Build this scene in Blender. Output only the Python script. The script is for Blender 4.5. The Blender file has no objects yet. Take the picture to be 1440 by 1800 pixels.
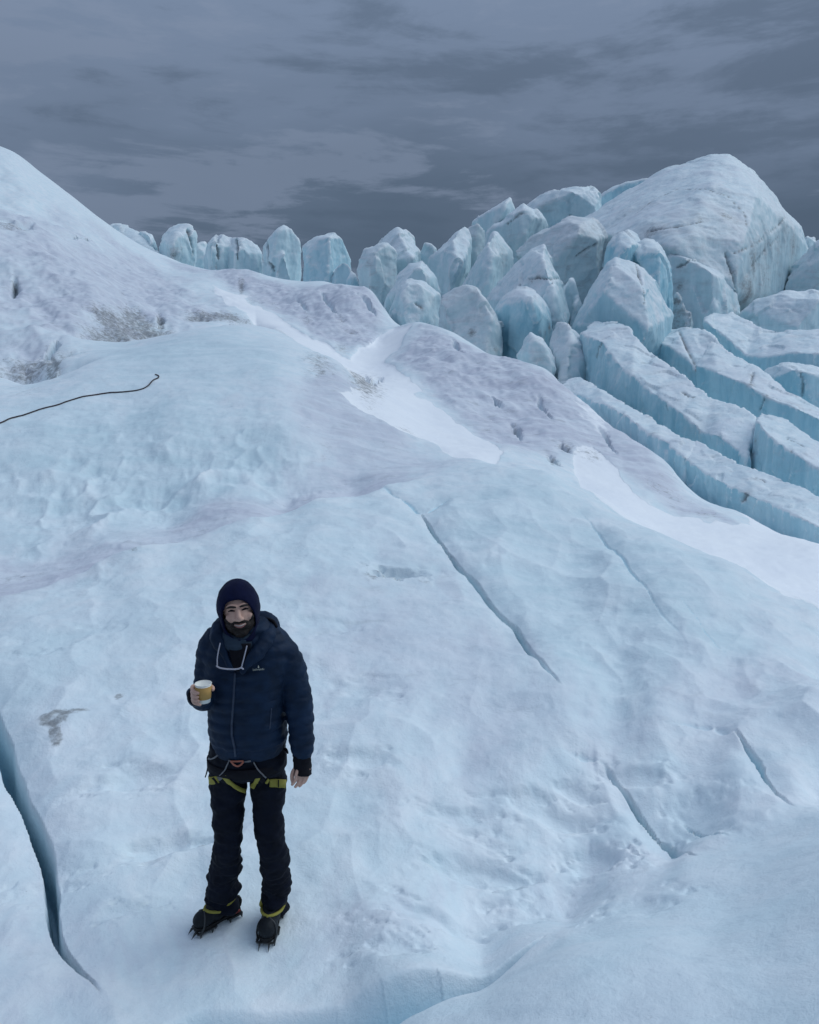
import bpy, bmesh, math, random
import numpy as np
from mathutils import Vector, Matrix
from mathutils.bvhtree import BVHTree

random.seed(7)
S = bpy.context.scene
COL = S.collection

# ------------------------------------------------------------------ camera
PITCH = math.radians(10.0)
CAMZ = 2.85
FPX = 1401.0                      # focal length in pixels of the 1440 wide photograph
cam_d = bpy.data.cameras.new('camera')
cam_d.sensor_fit = 'HORIZONTAL'
cam_d.sensor_width = 36.0
cam_d.lens = 36.0 * FPX / 1440.0
cam_d.clip_start = 0.05
cam_d.clip_end = 5000
cam = bpy.data.objects.new('camera', cam_d)
COL.objects.link(cam)
cam.location = (0, 0, CAMZ)
cam.rotation_euler = (math.radians(90) - PITCH, 0, 0)
S.camera = cam

# ------------------------------------------------------------------ world: heavy overcast over a dim blue sky
SUN_EL, SUN_ROT = math.radians(62), math.radians(200)
W = bpy.data.worlds.new('World')
S.world = W
W.use_nodes = True
nt = W.node_tree
for n in list(nt.nodes):
    nt.nodes.remove(n)

def nd(t, kind, **kw):
    n = t.nodes.new(kind)
    for k, v in kw.items():
        if k.startswith('i_'):
            key = k[2:]
            key = int(key) if key.isdigit() else key.replace('_', ' ')
            n.inputs[key].default_value = v
        else:
            setattr(n, k, v)
    return n

def mth(t, op, a, b=None, c=None, clamp=False):
    n = t.nodes.new('ShaderNodeMath')
    n.operation = op
    n.use_clamp = clamp
    for i, v in enumerate((a, b, c)):
        if v is None:
            continue
        if isinstance(v, (int, float)):
            n.inputs[i].default_value = v
        else:
            t.links.new(v, n.inputs[i])
    return n.outputs[0]

def mixc(t, fac, a, b, blend='MIX'):
    n = t.nodes.new('ShaderNodeMix')
    n.data_type = 'RGBA'
    n.blend_type = blend
    for i, v in ((0, fac), (6, a), (7, b)):
        if isinstance(v, (int, float)):
            n.inputs[i].default_value = v
        elif isinstance(v, tuple):
            n.inputs[i].default_value = (v[0], v[1], v[2], 1)
        else:
            t.links.new(v, n.inputs[i])
    return n.outputs[2]

def ramp(t, fac, stops, interp='LINEAR'):
    n = t.nodes.new('ShaderNodeValToRGB')
    n.color_ramp.interpolation = interp
    e = n.color_ramp.elements
    while len(e) < len(stops):
        e.new(0.5)
    for q, (p, c) in zip(e, stops):
        q.position = p
        q.color = (c[0], c[1], c[2], 1) if isinstance(c, tuple) else (c, c, c, 1)
    t.links.new(fac, n.inputs[0])
    return n.outputs[0]

def sstep(t, v, lo, hi):
    n = t.nodes.new('ShaderNodeMapRange')
    n.interpolation_type = 'SMOOTHSTEP'
    n.inputs[1].default_value = lo
    n.inputs[2].default_value = hi
    t.links.new(v, n.inputs[0])
    return n.outputs[0]

sky = nd(nt, 'ShaderNodeTexSky')
sky.sky_type = 'NISHITA'
sky.sun_disc = False
sky.sun_elevation = SUN_EL
sky.sun_rotation = SUN_ROT
sky_b = mixc(nt, 1.0, sky.outputs[0], (0.05, 0.05, 0.05), 'MULTIPLY')
tc = nd(nt, 'ShaderNodeTexCoord')
sp = nd(nt, 'ShaderNodeSeparateXYZ')
nt.links.new(tc.outputs['Generated'], sp.inputs[0])
zc = mth(nt, 'MAXIMUM', sp.outputs[2], 0.0)
den = mth(nt, 'ADD', zc, 0.10)
cx = mth(nt, 'DIVIDE', sp.outputs[0], den)
cy = mth(nt, 'DIVIDE', sp.outputs[1], den)
cb = nd(nt, 'ShaderNodeCombineXYZ')
nt.links.new(cx, cb.inputs[0]); nt.links.new(cy, cb.inputs[1])
def cloud(scale, detail, rough, off, zs, dist=0.3):
    mp = nd(nt, 'ShaderNodeMapping')
    mp.inputs['Location'].default_value = off
    mp.inputs['Scale'].default_value = (1, 1, zs)
    nt.links.new(tc.outputs['Generated'], mp.inputs[0])
    n = nd(nt, 'ShaderNodeTexNoise')
    n.inputs['Scale'].default_value = scale
    n.inputs['Detail'].default_value = detail
    n.inputs['Roughness'].default_value = rough
    n.inputs['Distortion'].default_value = dist
    nt.links.new(mp.outputs[0], n.inputs[0])
    return n.outputs[0]
# a stratus deck: darkest low down where one looks along it, brighter overhead
c_wide = cloud(2.2, 4, 0.5, (3.3, 1.2, 0.6), 3.2)
c_mid = cloud(2.6, 9, 0.60, (1.3, 2.2, 0.35), 5.6, 0.35)
c_fine = cloud(6.5, 9, 0.64, (2.0, 5.1, 1.1), 4.0, 0.35)
lowc, highc = (0.076, 0.112, 0.166), (0.158, 0.210, 0.304)
hgt = sstep(nt, mth(nt, 'ADD', zc, mth(nt, 'MULTIPLY', mth(nt, 'SUBTRACT', c_wide, 0.5), 0.30)), 0.09, 0.33)
cl = mixc(nt, hgt, lowc, highc)
patch = mth(nt, 'ADD', mth(nt, 'MULTIPLY', c_mid, 0.66), mth(nt, 'MULTIPLY', c_fine, 0.34))
right = mth(nt, 'MULTIPLY', sp.outputs[0], 0.15)
dk = sstep(nt, mth(nt, 'ADD', patch, right), 0.490, 0.600)
cl = mixc(nt, mth(nt, 'MULTIPLY', dk, 0.55), cl, (0.072, 0.106, 0.158))
lt = sstep(nt, mth(nt, 'ADD', patch, right), 0.475, 0.41)
cl = mixc(nt, mth(nt, 'MULTIPLY', lt, 0.60), cl, (0.186, 0.236, 0.330))
grad = mth(nt, 'ADD', mth(nt, 'MULTIPLY', mth(nt, 'MAXIMUM', mth(nt, 'SUBTRACT', zc, 0.30), 0.0), 1.5), 0.96)
gcol = nd(nt, 'ShaderNodeVectorMath'); gcol.operation = 'SCALE'
nt.links.new(cl, gcol.inputs[0]); nt.links.new(grad, gcol.inputs[3])
skyc = mixc(nt, 0.97, sky_b, gcol.outputs[0])
bg = nd(nt, 'ShaderNodeBackground')
bg.inputs[1].default_value = 1.0
nt.links.new(skyc, bg.inputs[0])
wo = nd(nt, 'ShaderNodeOutputWorld')
nt.links.new(bg.outputs[0], wo.inputs[0])

sun_d = bpy.data.lights.new('sun', 'SUN')
sun_d.energy = 1.5
sun_d.angle = math.radians(56)
sun_d.color = (0.86, 0.95, 1.0)
sun = bpy.data.objects.new('sun', sun_d)
COL.objects.link(sun)
# soft light from high up, from the right and a little beyond the scene
ld = Vector((0.70, 0.22, 0.82)).normalized()
sun.rotation_euler = ld.to_track_quat('Z', 'Y').to_euler()
sun.location = (0, 0, 60)

vs = S.view_settings
vs.view_transform = 'Standard'
vs.look = 'None'
vs.exposure = 0.16
vs.gamma = 1.0
vs.use_curve_mapping = False
S.cycles.max_bounces = 8
S.cycles.diffuse_bounces = 5
S.cycles.use_denoising = True

# ------------------------------------------------------------------ helpers
CP, SP = math.cos(PITCH), math.sin(PITCH)
def ray(px, py):
    a = (px - 720.0) / FPX
    b = -(py - 900.0) / FPX
    return np.array([a, CP + b * SP, -SP + b * CP])
def P(px, py, Y):                   # the point that the photograph shows at (px, py), Y metres away
    d = ray(px, py)
    q = d * (Y / d[1])
    q[2] += CAMZ
    return q
def V(px, py, Y):
    return Vector(P(px, py, Y))

def tag(o, label=None, cat=None, group=None, kind=None):
    if label: o['label'] = label
    if cat: o['category'] = cat
    if group: o['group'] = group
    if kind: o['kind'] = kind
    return o
def link(name, me, mat=None, parent=None):
    o = bpy.data.objects.new(name, me)
    COL.objects.link(o)
    if mat is not None and len(me.materials) == 0:
        me.materials.append(mat)
    if parent is not None:
        o.parent = parent
    return o
def smooth(me):
    me.polygons.foreach_set('use_smooth', np.ones(len(me.polygons), dtype=bool))
    me.update()

# vectorised noise
def _h(ix, iy, iz, seed):
    h = (ix * 374761393 + iy * 668265263 + iz * 2147483647 + seed * 1274126177) & 0xFFFFFFFF
    h = ((h ^ (h >> 13)) * 1274126177) & 0xFFFFFFFF
    h = ((h ^ (h >> 16)) * 2246822519) & 0xFFFFFFFF
    h = h ^ (h >> 15)
    return (h & 0xFFFF) / 65535.0
def vnoise(p, seed=0):              # p (N,3) -> -1..1
    i = np.floor(p).astype(np.int64)
    f = p - i
    u = f * f * f * (f * (f * 6 - 15) + 10)
    r = 0
    for a in (0, 1):
        wx = u[:, 0] if a else 1 - u[:, 0]
        for b in (0, 1):
            wy = u[:, 1] if b else 1 - u[:, 1]
            for c in (0, 1):
                wz = u[:, 2] if c else 1 - u[:, 2]
                r = r + wx * wy * wz * _h(i[:, 0] + a, i[:, 1] + b, i[:, 2] + c, seed)
    return r * 2 - 1
def vnoise2(x, y, seed=0):
    i = np.floor(x).astype(np.int64); j = np.floor(y).astype(np.int64)
    fx = x - i; fy = y - j
    u = fx * fx * fx * (fx * (fx * 6 - 15) + 10)
    v = fy * fy * fy * (fy * (fy * 6 - 15) + 10)
    a = _h(i, j, 0, seed); b = _h(i + 1, j, 0, seed); c = _h(i, j + 1, 0, seed); d = _h(i + 1, j + 1, 0, seed)
    return (a * (1 - u) * (1 - v) + b * u * (1 - v) + c * (1 - u) * v + d * u * v) * 2 - 1
def fbm2(x, y, L, n=3, seed=0, g=0.5):
    r = 0; a = 1.0; k = 1.0 / L
    for o in range(n):
        cs, sn = math.cos(0.6 + o * 1.3), math.sin(0.6 + o * 1.3)
        r = r + a * vnoise2((x * cs - y * sn) * k + 17.3 * o, (x * sn + y * cs) * k - 9.1 * o, seed + o)
        a *= g; k *= 2.03
    return r
def fbm3(p, L, n=3, seed=0, g=0.5):
    r = 0; a = 1.0; k = 1.0 / L
    for o in range(n):
        r = r + a * vnoise(p * k + 11.7 * o, seed + o)
        a *= g; k *= 2.03
    return r
def cups(x, y, L, seed=0, jit=0.8):   # cellular hollows with sharp rims, 0 in the hollow .. 1 at the rim
    x = x / L; y = y / L
    i = np.floor(x).astype(np.int64); j = np.floor(y).astype(np.int64)
    best = np.full(x.shape, 9.0)
    for a in (-1, 0, 1):
        for b in (-1, 0, 1):
            qx = i + a + 0.5 + jit * (_h(i + a, j + b, 1, seed) - 0.5)
            qy = j + b + 0.5 + jit * (_h(i + a, j + b, 2, seed) - 0.5)
            d = (qx - x) ** 2 + (qy - y) ** 2
            best = np.minimum(best, d)
    return np.minimum(best, 1.0)
def sst(x, a, b):
    t = np.clip((x - a) / (b - a), 0, 1)
    return t * t * (3 - 2 * t)
# ------------------------------------------------------------------ the glacier surface, one height field built from surveyed points
CTRL = [
 # photographer's slope and the swell at lower right
 (1440,1800,2.0),(1000,1800,2.4),(700,1800,2.72),(1800,1800,1.8),(1440,2200,1.35),(720,2300,1.55),(720,2700,1.1),(200,2300,1.9),(-300,2200,2.2),
 (800,1757,2.86),(900,1712,3.05),(1000,1640,3.36),(1100,1570,3.7),(1200,1505,4.0),(1320,1462,4.1),(1440,1430,4.1),(1750,1330,4.4),
 (1250,1650,2.9),(1440,1600,2.75),(1200,1800,2.2),
 # platform
 (850,1690,3.5),(1000,1610,3.84),(1180,1500,4.25),(400,1790,3.1),(0,1790,3.05),(200,1700,3.35),(600,1740,3.25),(480,1800,3.08),(-300,1700,3.3),(-300,1400,4.4),
 (380,1645,3.585),(478,1660,3.545),(330,1600,3.76),(540,1600,3.75),(250,1500,4.15),(700,1500,4.2),(60,1500,4.1),(900,1400,4.75),(700,1300,5.2),(250,1300,5.15),(0,1290,5.2),
 (1000,1225,5.7),(1150,1265,5.4),(1300,1290,5.1),(1440,1290,5.0),(1440,1205,5.6),(1440,1195,6.3),(1300,1235,5.7),(1250,1400,4.65),(1440,1400,4.5),(1100,1215,6.0),
 (600,1150,6.3),(200,1150,6.2),(0,1150,6.1),(900,1100,7.0),(1150,1100,6.9),(1300,1150,6.5),(700,1000,8.0),(450,1000,7.8),(1000,980,8.8),
 (740,900,9.9),(680,858,10.8),(770,840,11.3),(870,815,12.0),(960,825,11.8),(1050,870,11.2),(1150,932,10.2),(1300,1000,8.8),(1440,1068,7.7),(1700,1180,6.3),
 # hidden back slope of the platform
 (880,822,14.0),(1000,856,14.2),(1150,947,12.2),(1300,1012,10.8),(1440,1077,9.4),
 # snow valley to the right
 (1000,802,17.0),(1100,860,15.5),(1200,930,13.5),(1300,970,12.5),(1440,1020,11.5),(1440,962,13.2),(1700,1000,11),(1700,930,14),(1700,860,22),
 # dirty ridge in the middle
 (680,640,27.5),(700,600,31),(740,570,34),(800,592,31.5),(880,628,28),(960,650,26),(1030,712,23),(1100,762,20.8),(1170,814,18.4),
 (800,690,22),(900,740,20),(1000,770,18.6),(1100,810,17.6),(1200,885,15.6),(1300,912,15.0),(1200,850,18.5),(1300,899,16.6),(1400,947,14.8),
 (1000,730,30),(1100,815,26),(1300,940,20),(1440,1000,17),(800,640,37),(900,680,34),
 # snow gully
 (370,500,45),(480,572,33),(530,598,28.5),(620,652,23),(750,740,18.3),(880,800,15.2),
 # blue mound
 (300,900,10.6),(0,985,9.2),(100,960,9.6),(500,885,11),(620,857,11.8),(150,920,10.2),(430,925,9.0),(240,975,8.2),(100,1025,7.6),(0,1065,7.2),(560,885,10.0),
 (300,745,13.5),(100,760,13),(500,750,13.5),(0,790,12.3),(620,790,13.3),(740,815,13.0),(250,665,16.5),(0,690,16),(130,640,18.5),(400,640,17.5),(550,690,16),
 (200,596,24),(285,586,24.5),(330,577,25),(440,571,25.5),(520,603,22.5),(600,645,19.5),(640,690,17.5),(700,752,15.3),(840,807,13.2),
 (330,592,28),(440,584,30),
 # left hill
 (220,556,31),(250,592,27.5),(0,652,18.8),(60,654,19.2),(60,600,22),(0,600,21.5),(0,520,28),(150,520,31),(300,520,36),(400,545,35),(0,400,40),(150,440,44),(0,300,54),
 (0,265,60),(30,277,60),(60,308,59),(100,335,58),(170,386,58),(220,420,58),(300,458,58),(240,470,50),(-150,250,60),(-300,300,45),(-300,500,28),(-300,650,19),(-300,750,13.5),(-300,1000,8.5),
 (0,340,85),(170,440,85),(100,390,85),(300,490,85),
 # dirty ridge below the back row
 (430,477,52),(560,491,47),(655,506,42),(690,572,37),(400,505,46),(500,540,40),(600,590,33.5),(640,610,31),(560,580,34.5),(430,500,62),(560,525,57),(655,550,50),(700,600,45),
 (660,605,33),(720,578,37),(640,636,28.5),
 # under the seracs and beyond
 (850,575,45),(1000,620,40),(1200,650,40),(1400,720,32),(1000,500,68),(1250,540,66),(1440,620,50),(700,500,66),(1440,560,75),
 (-600,600,160),(0,600,160),(400,600,160),(720,600,160),(1100,600,160),(1440,600,160),(2000,600,160),
 (-600,645,500),(0,645,500),(720,645,500),(1440,645,500),(2000,645,500),
]
KV = 0.30
def polar(q):
    r = np.hypot(q[..., 0], q[..., 1]); th = np.arctan2(q[..., 0], q[..., 1])
    return th, np.log(r)
cp = np.array([P(*c) for c in CTRL])
cth, clr = polar(cp)
cw = (cp[:, 2] - CAMZ) / np.exp(clr)
side = []
# continue the surface sideways, outside the picture
for t0 in (-1.5, -1.1, -0.85, 0.85, 1.1, 1.5):
    for r, z in ((1.2, 1.1), (2.5, 0.6), (4.5, 0.3), (8, 0.8), (14, 1.4), (25, 3.2), (50, 7.0), (120, 9), (500, 4)):
        side.append((t0, math.log(r), (z - CAMZ) / r))
side = np.array(side)
cth = np.r_[cth, side[:, 0]]; clr = np.r_[clr, side[:, 1]]; cw = np.r_[cw, side[:, 2]]
def kern(d2):
    return 0.5 * d2 * np.log(d2 + 1e-12)
X = np.stack([cth, KV * clr], 1)
n = len(X)
d2 = ((X[:, None] - X[None]) ** 2).sum(-1)
A = np.zeros((n + 3, n + 3))
A[:n, :n] = kern(d2) + 2e-5 * np.eye(n)
A[:n, n] = 1; A[:n, n + 1:] = X
A[n, :n] = 1; A[n + 1:, :n] = X.T
sol = np.linalg.solve(A, np.r_[cw, 0, 0, 0])
def rbf(th, lr):
    out = np.empty(th.shape)
    q = np.stack([th, KV * lr], 1)
    for s in range(0, len(q), 20000):
        k = q[s:s + 20000]
        dd = ((k[:, None] - X[None]) ** 2).sum(-1)
        out[s:s + 20000] = kern(dd) @ sol[:n] + sol[n] + k @ sol[n + 1:]
    return out
# coarse table, then cubic lookup
T0, T1, NTc = -1.6, 1.6, 420
R0, R1, NRc = math.log(1.0), math.log(520.0), 380
tg = np.linspace(T0, T1, NTc); rg = np.linspace(R0, R1, NRc)
TT, RR = np.meshgrid(tg, rg, indexing='ij')
TAB = rbf(TT.ravel(), RR.ravel()).reshape(NTc, NRc)
def cubw(f):
    return (-0.5 * f + f * f - 0.5 * f ** 3, 1 - 2.5 * f * f + 1.5 * f ** 3, 0.5 * f + 2 * f * f - 1.5 * f ** 3, -0.5 * f * f + 0.5 * f ** 3)
def wlook(th, lr):
    a = np.clip((th - T0) / (T1 - T0) * (NTc - 1), 1, NTc - 2.001)
    b = np.clip((lr - R0) / (R1 - R0) * (NRc - 1), 1, NRc - 2.001)
    i = a.astype(int); j = b.astype(int)
    wa = cubw(a - i); wb = cubw(b - j)
    r = 0
    for u in range(4):
        for v in range(4):
            r = r + wa[u] * wb[v] * TAB[np.clip(i + u - 1, 0, NTc - 1), np.clip(j + v - 1, 0, NRc - 1)]
    return r
LRS = np.linspace(math.log(1.3), math.log(150), 3000)
def hit(px, py):                    # where the photograph's ray meets the smooth surface: (theta, ln r)
    d = ray(px, py)
    th = math.atan2(d[0], d[1]); s = d[2] / math.hypot(d[0], d[1])
    w = wlook(np.full(LRS.shape, th), LRS)
    k = np.nonzero(w >= s)[0]
    return th, (LRS[k[0]] if len(k) else LRS[-1])
def hits(pts):
    return np.array([hit(*p) for p in pts])
def toxy(h):
    r = np.exp(h[:, 1])
    return np.stack([np.sin(h[:, 0]) * r, np.cos(h[:, 0]) * r], 1)

# fine polar grid: dense where the photograph looks, sparse to the sides
NF = 740
tf = np.r_[np.linspace(-1.5, -0.58, 36)[:-1], np.linspace(-0.58, 0.58, NF), np.linspace(0.58, 1.5, 36)[1:]]
lr1 = np.log(np.r_[np.exp(np.linspace(math.log(1.25), math.log(2.2), 40)[:-1])])
lr2 = np.r_[np.linspace(math.log(2.2), math.log(11.5), 520)[:-1], np.linspace(math.log(11.5), math.log(70), 330)]
lr3 = np.linspace(math.log(70), math.log(500), 34)[1:]
lf = np.r_[lr1, lr2, lr3]
NT, NR = len(tf), len(lf)
TH, LR = np.meshgrid(tf, lf, indexing='ij')
TH = TH.ravel(); LR = LR.ravel()
RAD = np.exp(LR)
GX = np.sin(TH) * RAD; GY = np.cos(TH) * RAD
GZ = CAMZ + wlook(TH, LR) * RAD

def polydist(x, y, pl):             # distance to a polyline, and the running parameter 0..1
    best = np.full(x.shape, 1e9); par = np.zeros(x.shape)
    seg = np.hypot(*(pl[1:] - pl[:-1]).T); cum = np.r_[0, np.cumsum(seg)]
    for k in range(len(pl) - 1):
        ax, ay = pl[k]; dx, dy = pl[k + 1] - pl[k]
        t = np.clip(((x - ax) * dx + (y - ay) * dy) / max(seg[k] ** 2, 1e-9), 0, 1)
        d = np.hypot(x - ax - t * dx, y - ay - t * dy)
        m = d < best
        best = np.where(m, d, best); par = np.where(m, (cum[k] + t * seg[k]) / cum[-1], par)
    return best, par
def resample(pl, step=0.15):
    out = [pl[0]]
    for a, b in zip(pl[:-1], pl[1:]):
        k = max(1, int(np.hypot(*(b - a)) / step))
        for i in range(1, k + 1):
            out.append(a + (b - a) * i / k)
    return np.array(out)
def inpoly(x, y, pg):
    c = np.zeros(x.shape, bool)
    j = len(pg) - 1
    for i in range(len(pg)):
        xi, yi = pg[i]; xj, yj = pg[j]
        with np.errstate(divide='ignore', invalid='ignore'):
            m = ((yi > y) != (yj > y)) & (x < (xj - xi) * (y - yi) / (yj - yi + 1e-12) + xi)
        c ^= m
        j = i
    return c
def region(pts, soft, wob=0.0, seed=0):  # soft mask of a patch of ground outlined in the photograph
    pg = hits(pts); pg[:, 1] *= KV
    lo = pg.min(0) - 3 * soft; hi = pg.max(0) + 3 * soft
    v = LR * KV
    m = np.nonzero((TH > lo[0]) & (TH < hi[0]) & (v > lo[1]) & (v < hi[1]))[0]
    out = np.zeros(TH.shape)
    if len(m) == 0:
        return out
    t_, v_ = TH[m], v[m]
    if wob:
        t_ = t_ + wob * fbm2(TH[m], v[m], 0.04, 4, seed + 5, 0.6); v_ = v_ + wob * fbm2(TH[m], v[m], 0.04, 4, seed + 9, 0.6)
    d, _ = polydist(t_, v_, np.vstack([pg, pg[:1]]))
    ins = inpoly(t_, v_, pg)
    out[m] = sst(np.where(ins, d, -d), -soft, soft)
    return out
def blob(px, py, rx, ry, seed=0, wob=0.35):
    a = hit(px, py); b = hit(px, py - ry); c = hit(px, py + ry)
    st = rx / FPX; sv = max(abs(b[1] - a[1]), abs(a[1] - c[1]), 0.004)
    m = np.nonzero((abs(TH - a[0]) < 3.2 * st) & (abs(LR - a[1]) < 3.2 * sv))[0]
    out = np.zeros(TH.shape)
    u = (TH[m] - a[0]) / st; v = (LR[m] - a[1]) / sv
    w_ = np.clip(1 + wob * fbm2(u * 1.0, v * 1.0, 0.8, 3, seed + 3, 0.6), 0.35, 2.5)
    out[m] = np.exp(-(u * u + v * v) * w_)
    return out

# ---- masks of what the surface is made of
m_snow = region([(372,500),(420,517),(470,548),(540,592),(600,622),(687,660),(746,707),(775,724),(851,771),(884,801),(840,808),(746,770),(680,744),(640,716),(596,688),(640,682),(625,660),(560,622),(500,590),(440,556),(400,528)], 0.004, 0.006, 1)
m_snow = np.maximum(m_snow, region([(606,640),(632,620),(660,594),(690,580),(722,573),(700,610),(680,640),(740,690),(700,690)], 0.004, 0.005, 2))
m_snow = np.maximum(m_snow, region([(1002,803),(1022,792),(1043,788),(1084,823),(1125,868),(1183,905),(1242,918),(1329,930),(1440,950),(1600,1000),(1600,1110),(1440,1068),(1300,1000),(1150,932),(1050,868)], 0.004, 0.006, 3))
m_snow = np.maximum(m_snow, region([(1178,838),(1230,852),(1300,900),(1360,925),(1440,952),(1440,968),(1330,935),(1240,880)], 0.004, 0.004, 4))
m_snow = np.maximum(m_snow, 0.55 * region([(1005,708),(1030,712),(1080,770),(1060,775),(1020,735)], 0.01, 0.008, 24))
m_blue = region([(20,745),(120,705),(250,690),(380,715),(500,770),(560,830),(520,860),(400,880),(250,905),(100,935),(0,960),(0,760)], 0.05, 0.03, 5)
m_blue = np.maximum(m_blue, 0.8 * region([(150,600),(280,600),(400,578),(500,610),(480,660),(300,690),(150,650)], 0.03, 0.02, 6))
m_facet = region([(760,905),(880,822),(960,835),(1060,890),(1180,965),(1330,1040),(1330,1130),(1200,1180),(1010,1215),(900,1090),(820,990)], 0.035, 0.02, 7)
m_blue = np.maximum(m_blue, 0.75 * m_facet)
FORE = [(350,1900,2.84),(480,1850,2.84),(600,1802,2.83),(700,1795,2.80),(800,1757,2.93),(900,1712,3.12),(1000,1640,3.43),(1100,1570,3.77),(1200,1505,4.07),(1320,1462,4.17),(1440,1430,4.17),(1750,1330,4.5)]
_fa, _fb = polar(np.array([P(*q) for q in FORE])); _fh = np.stack([_fa, _fb], 1)
_fh = _fh[np.argsort(_fh[:, 0])]
m_fore = sst(np.interp(TH, _fh[:, 0], _fh[:, 1], left=0.0) - LR, -0.03, 0.05) * (TH > _fh[0, 0])
m_blue = np.maximum(m_blue, 0.40 * m_fore)
m_blue = np.maximum(m_blue, 0.30 * region([(-100,1110),(0,1080),(240,985),(430,935),(560,895),(680,868),(760,900),(900,1080),(1000,1215),(820,1160),(640,1120),(400,1180),(200,1230),(-100,1260)], 0.05, 0.03, 18))
m_dirty = region([(300,460),(430,480),(560,495),(655,510),(690,575),(640,615),(560,595),(480,548),(380,495)], 0.012, 0.01, 9)
m_dirty = np.maximum(m_dirty, region([(690,640),(740,575),(880,628),(960,655),(1040,720),(1160,815),(1290,915),(1200,905),(1100,830),(1010,795),(890,790),(780,715)], 0.012, 0.008, 10))
m_dirty = np.maximum(m_dirty, 0.8 * region([(560,640),(620,660),(700,750),(840,806),(720,840),(600,860),(480,870),(560,800),(520,720)], 0.03, 0.02, 11))
m_dirty = np.maximum(m_dirty, 0.9 * region([(0,380),(100,400),(250,460),(400,540),(440,568),(250,590),(0,650)], 0.04, 0.03, 12))
m_dirty = np.maximum(m_dirty, 0.85 * region([(0,985),(200,945),(430,895),(600,865),(430,920),(240,970),(0,1055)], 0.012, 0.01, 13))
m_dirty = np.maximum(m_dirty, 0.55 * region([(640,1010),(760,1010),(1000,1230),(1240,1190),(1440,1180),(1300,1260),(1120,1270),(900,1330),(700,1300),(560,1150)], 0.04, 0.03, 14))
m_dirty = np.maximum(m_dirty, 0.5 * region([(900,1640),(1000,1560),(1200,1500),(1100,1560),(960,1660),(800,1720),(300,1780),(0,1790),(0,1700),(500,1690)], 0.03, 0.03, 15))

GRIT = np.zeros(TH.shape)
for i, b in enumerate([(98,1270,26,12,1.5),(128,1262,24,8,1.0),(97,1300,10,14,1.4),(208,1225,9,7,0.95),(700,1004,46,6,0.8),(655,1010,24,7,0.6),(740,1015,30,5,0.4),
        (225,583,60,7,1.4),(235,565,28,10,0.8),(283,572,5,14,1.6),(240,575,30,10,1.2),(205,586,26,6,1.1),(350,562,30,9,1.0),(400,556,30,10,1.0),(185,588,40,8,0.9),(375,558,50,12,0.9),(430,562,20,6,0.6),(60,640,70,14,0.75),(92,640,14,18,0.9),(20,412,40,10,0.6),(26,500,6,14,.8),
        (213,515,6,18,0.7),(425,503,7,16,0.8),(440,528,14,12,0.4),(560,640,40,18,0.55),(640,665,40,14,0.75),(600,615,14,10,0.6),(715,755,30,10,0.4),(970,812,8,12,.7),(992,788,20,10,0.6),(905,755,8,12,.6),
        (860,740,30,10,0.4),(540,560,14,16,0.5),(600,560,16,16,0.45),(470,530,30,6,0.5),(620,585,30,12,0.5),(575,800,14,26,0.35),(30,1010,80,10,0.35),(235,975,10,8,0.6),(830,1660,8,14,0.35),(350,1780,16,8,0.25),(40,690,50,12,0.35),(1040,800,30,14,0.5),(1170,860,60,14,0.45),(1240,900,40,10,0.4)]):
    GRIT = np.maximum(GRIT, b[4] * blob(*b[:4], seed=i))

# ---- relief
feet = toxy(hits([(380, 1640), (478, 1655)]))
GAP = [(350,1900,2.90),(480,1850,2.90),(600,1802,2.92),(700,1772,2.99),(800,1736,3.12),(880,1700,3.28),(960,1655,3.52)]
gap_d = np.full(TH.shape, 9.0)
_m = np.nonzero((RAD > 2.2) & (RAD < 4.5) & (np.abs(TH) < 0.6))[0]
gap_d[_m], _ = polydist(GX[_m], GY[_m], np.array([P(*q)[:2] for q in GAP]))
calm = (0.1 + 0.9 * sst(gap_d, 0.12, 0.55)) * np.minimum(1, np.minimum(np.hypot(GX - feet[0, 0], GY - feet[0, 1]), np.hypot(GX - feet[1, 0], GY - feet[1, 1])) / 0.35)
DZ = np.zeros(TH.shape)
DZ += 0.16 * sst(RAD, 14, 40) * (1 - m_snow) * fbm2(GX, GY, 7.0, 3, 21)
DZ += 0.045 * (1 - 0.8 * m_snow) * sst(RAD, 3, 9) * fbm2(GX, GY, 2.2, 3, 31)
near = 1 - sst(RAD, 12, 30)
plat = (1 - m_fore) * (1 - m_blue * 0.6) * (1 - sst(RAD, 8.5, 11))
lump = cups(GX + 0.12 * fbm2(GX, GY, 0.7, 2, 41), GY * 0.9 + 0.12 * fbm2(GX, GY, 0.7, 2, 43), 0.48, 5)
lump_a = 0.35 + 0.65 * sst(fbm2(GX, GY, 1.1, 2, 44), -0.3, 0.4)
DZ += calm * plat * 0.085 * (lump - 0.3) * lump_a
lump2 = cups(GX + 0.05 * fbm2(GX, GY, 0.3, 2, 45), GY + 0.05 * fbm2(GX, GY, 0.3, 2, 46), 0.19, 6, 0.9)
DZ += calm * plat * 0.022 * (lump2 - 0.3) * sst(fbm2(GX, GY, 0.9, 2, 47), -0.1, 0.5)
m_blue = np.clip(m_blue + plat * (0.75 * (0.27 - lump) * lump_a + 0.22 * sst(fbm2(GX, GY, 1.4, 3, 48), 0.0, 0.6)), 0, 1)  # bluer dimples and paler rims paint in relief shading, plus random blue patches
DZ += calm * near * (0.034 * fbm2(GX, GY, 1.35, 2, 53) + 0.017 * fbm2(GX, GY, 0.55, 3, 51) + 0.0055 * fbm2(GX, GY, 0.16, 3, 61, 0.55)) * (1 - 0.45 * m_fore)
DZ += m_fore * (0.05 * fbm2(GX, GY, 0.9, 2, 55) + 0.012 * fbm2(GX, GY, 0.35, 2, 57))
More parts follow.
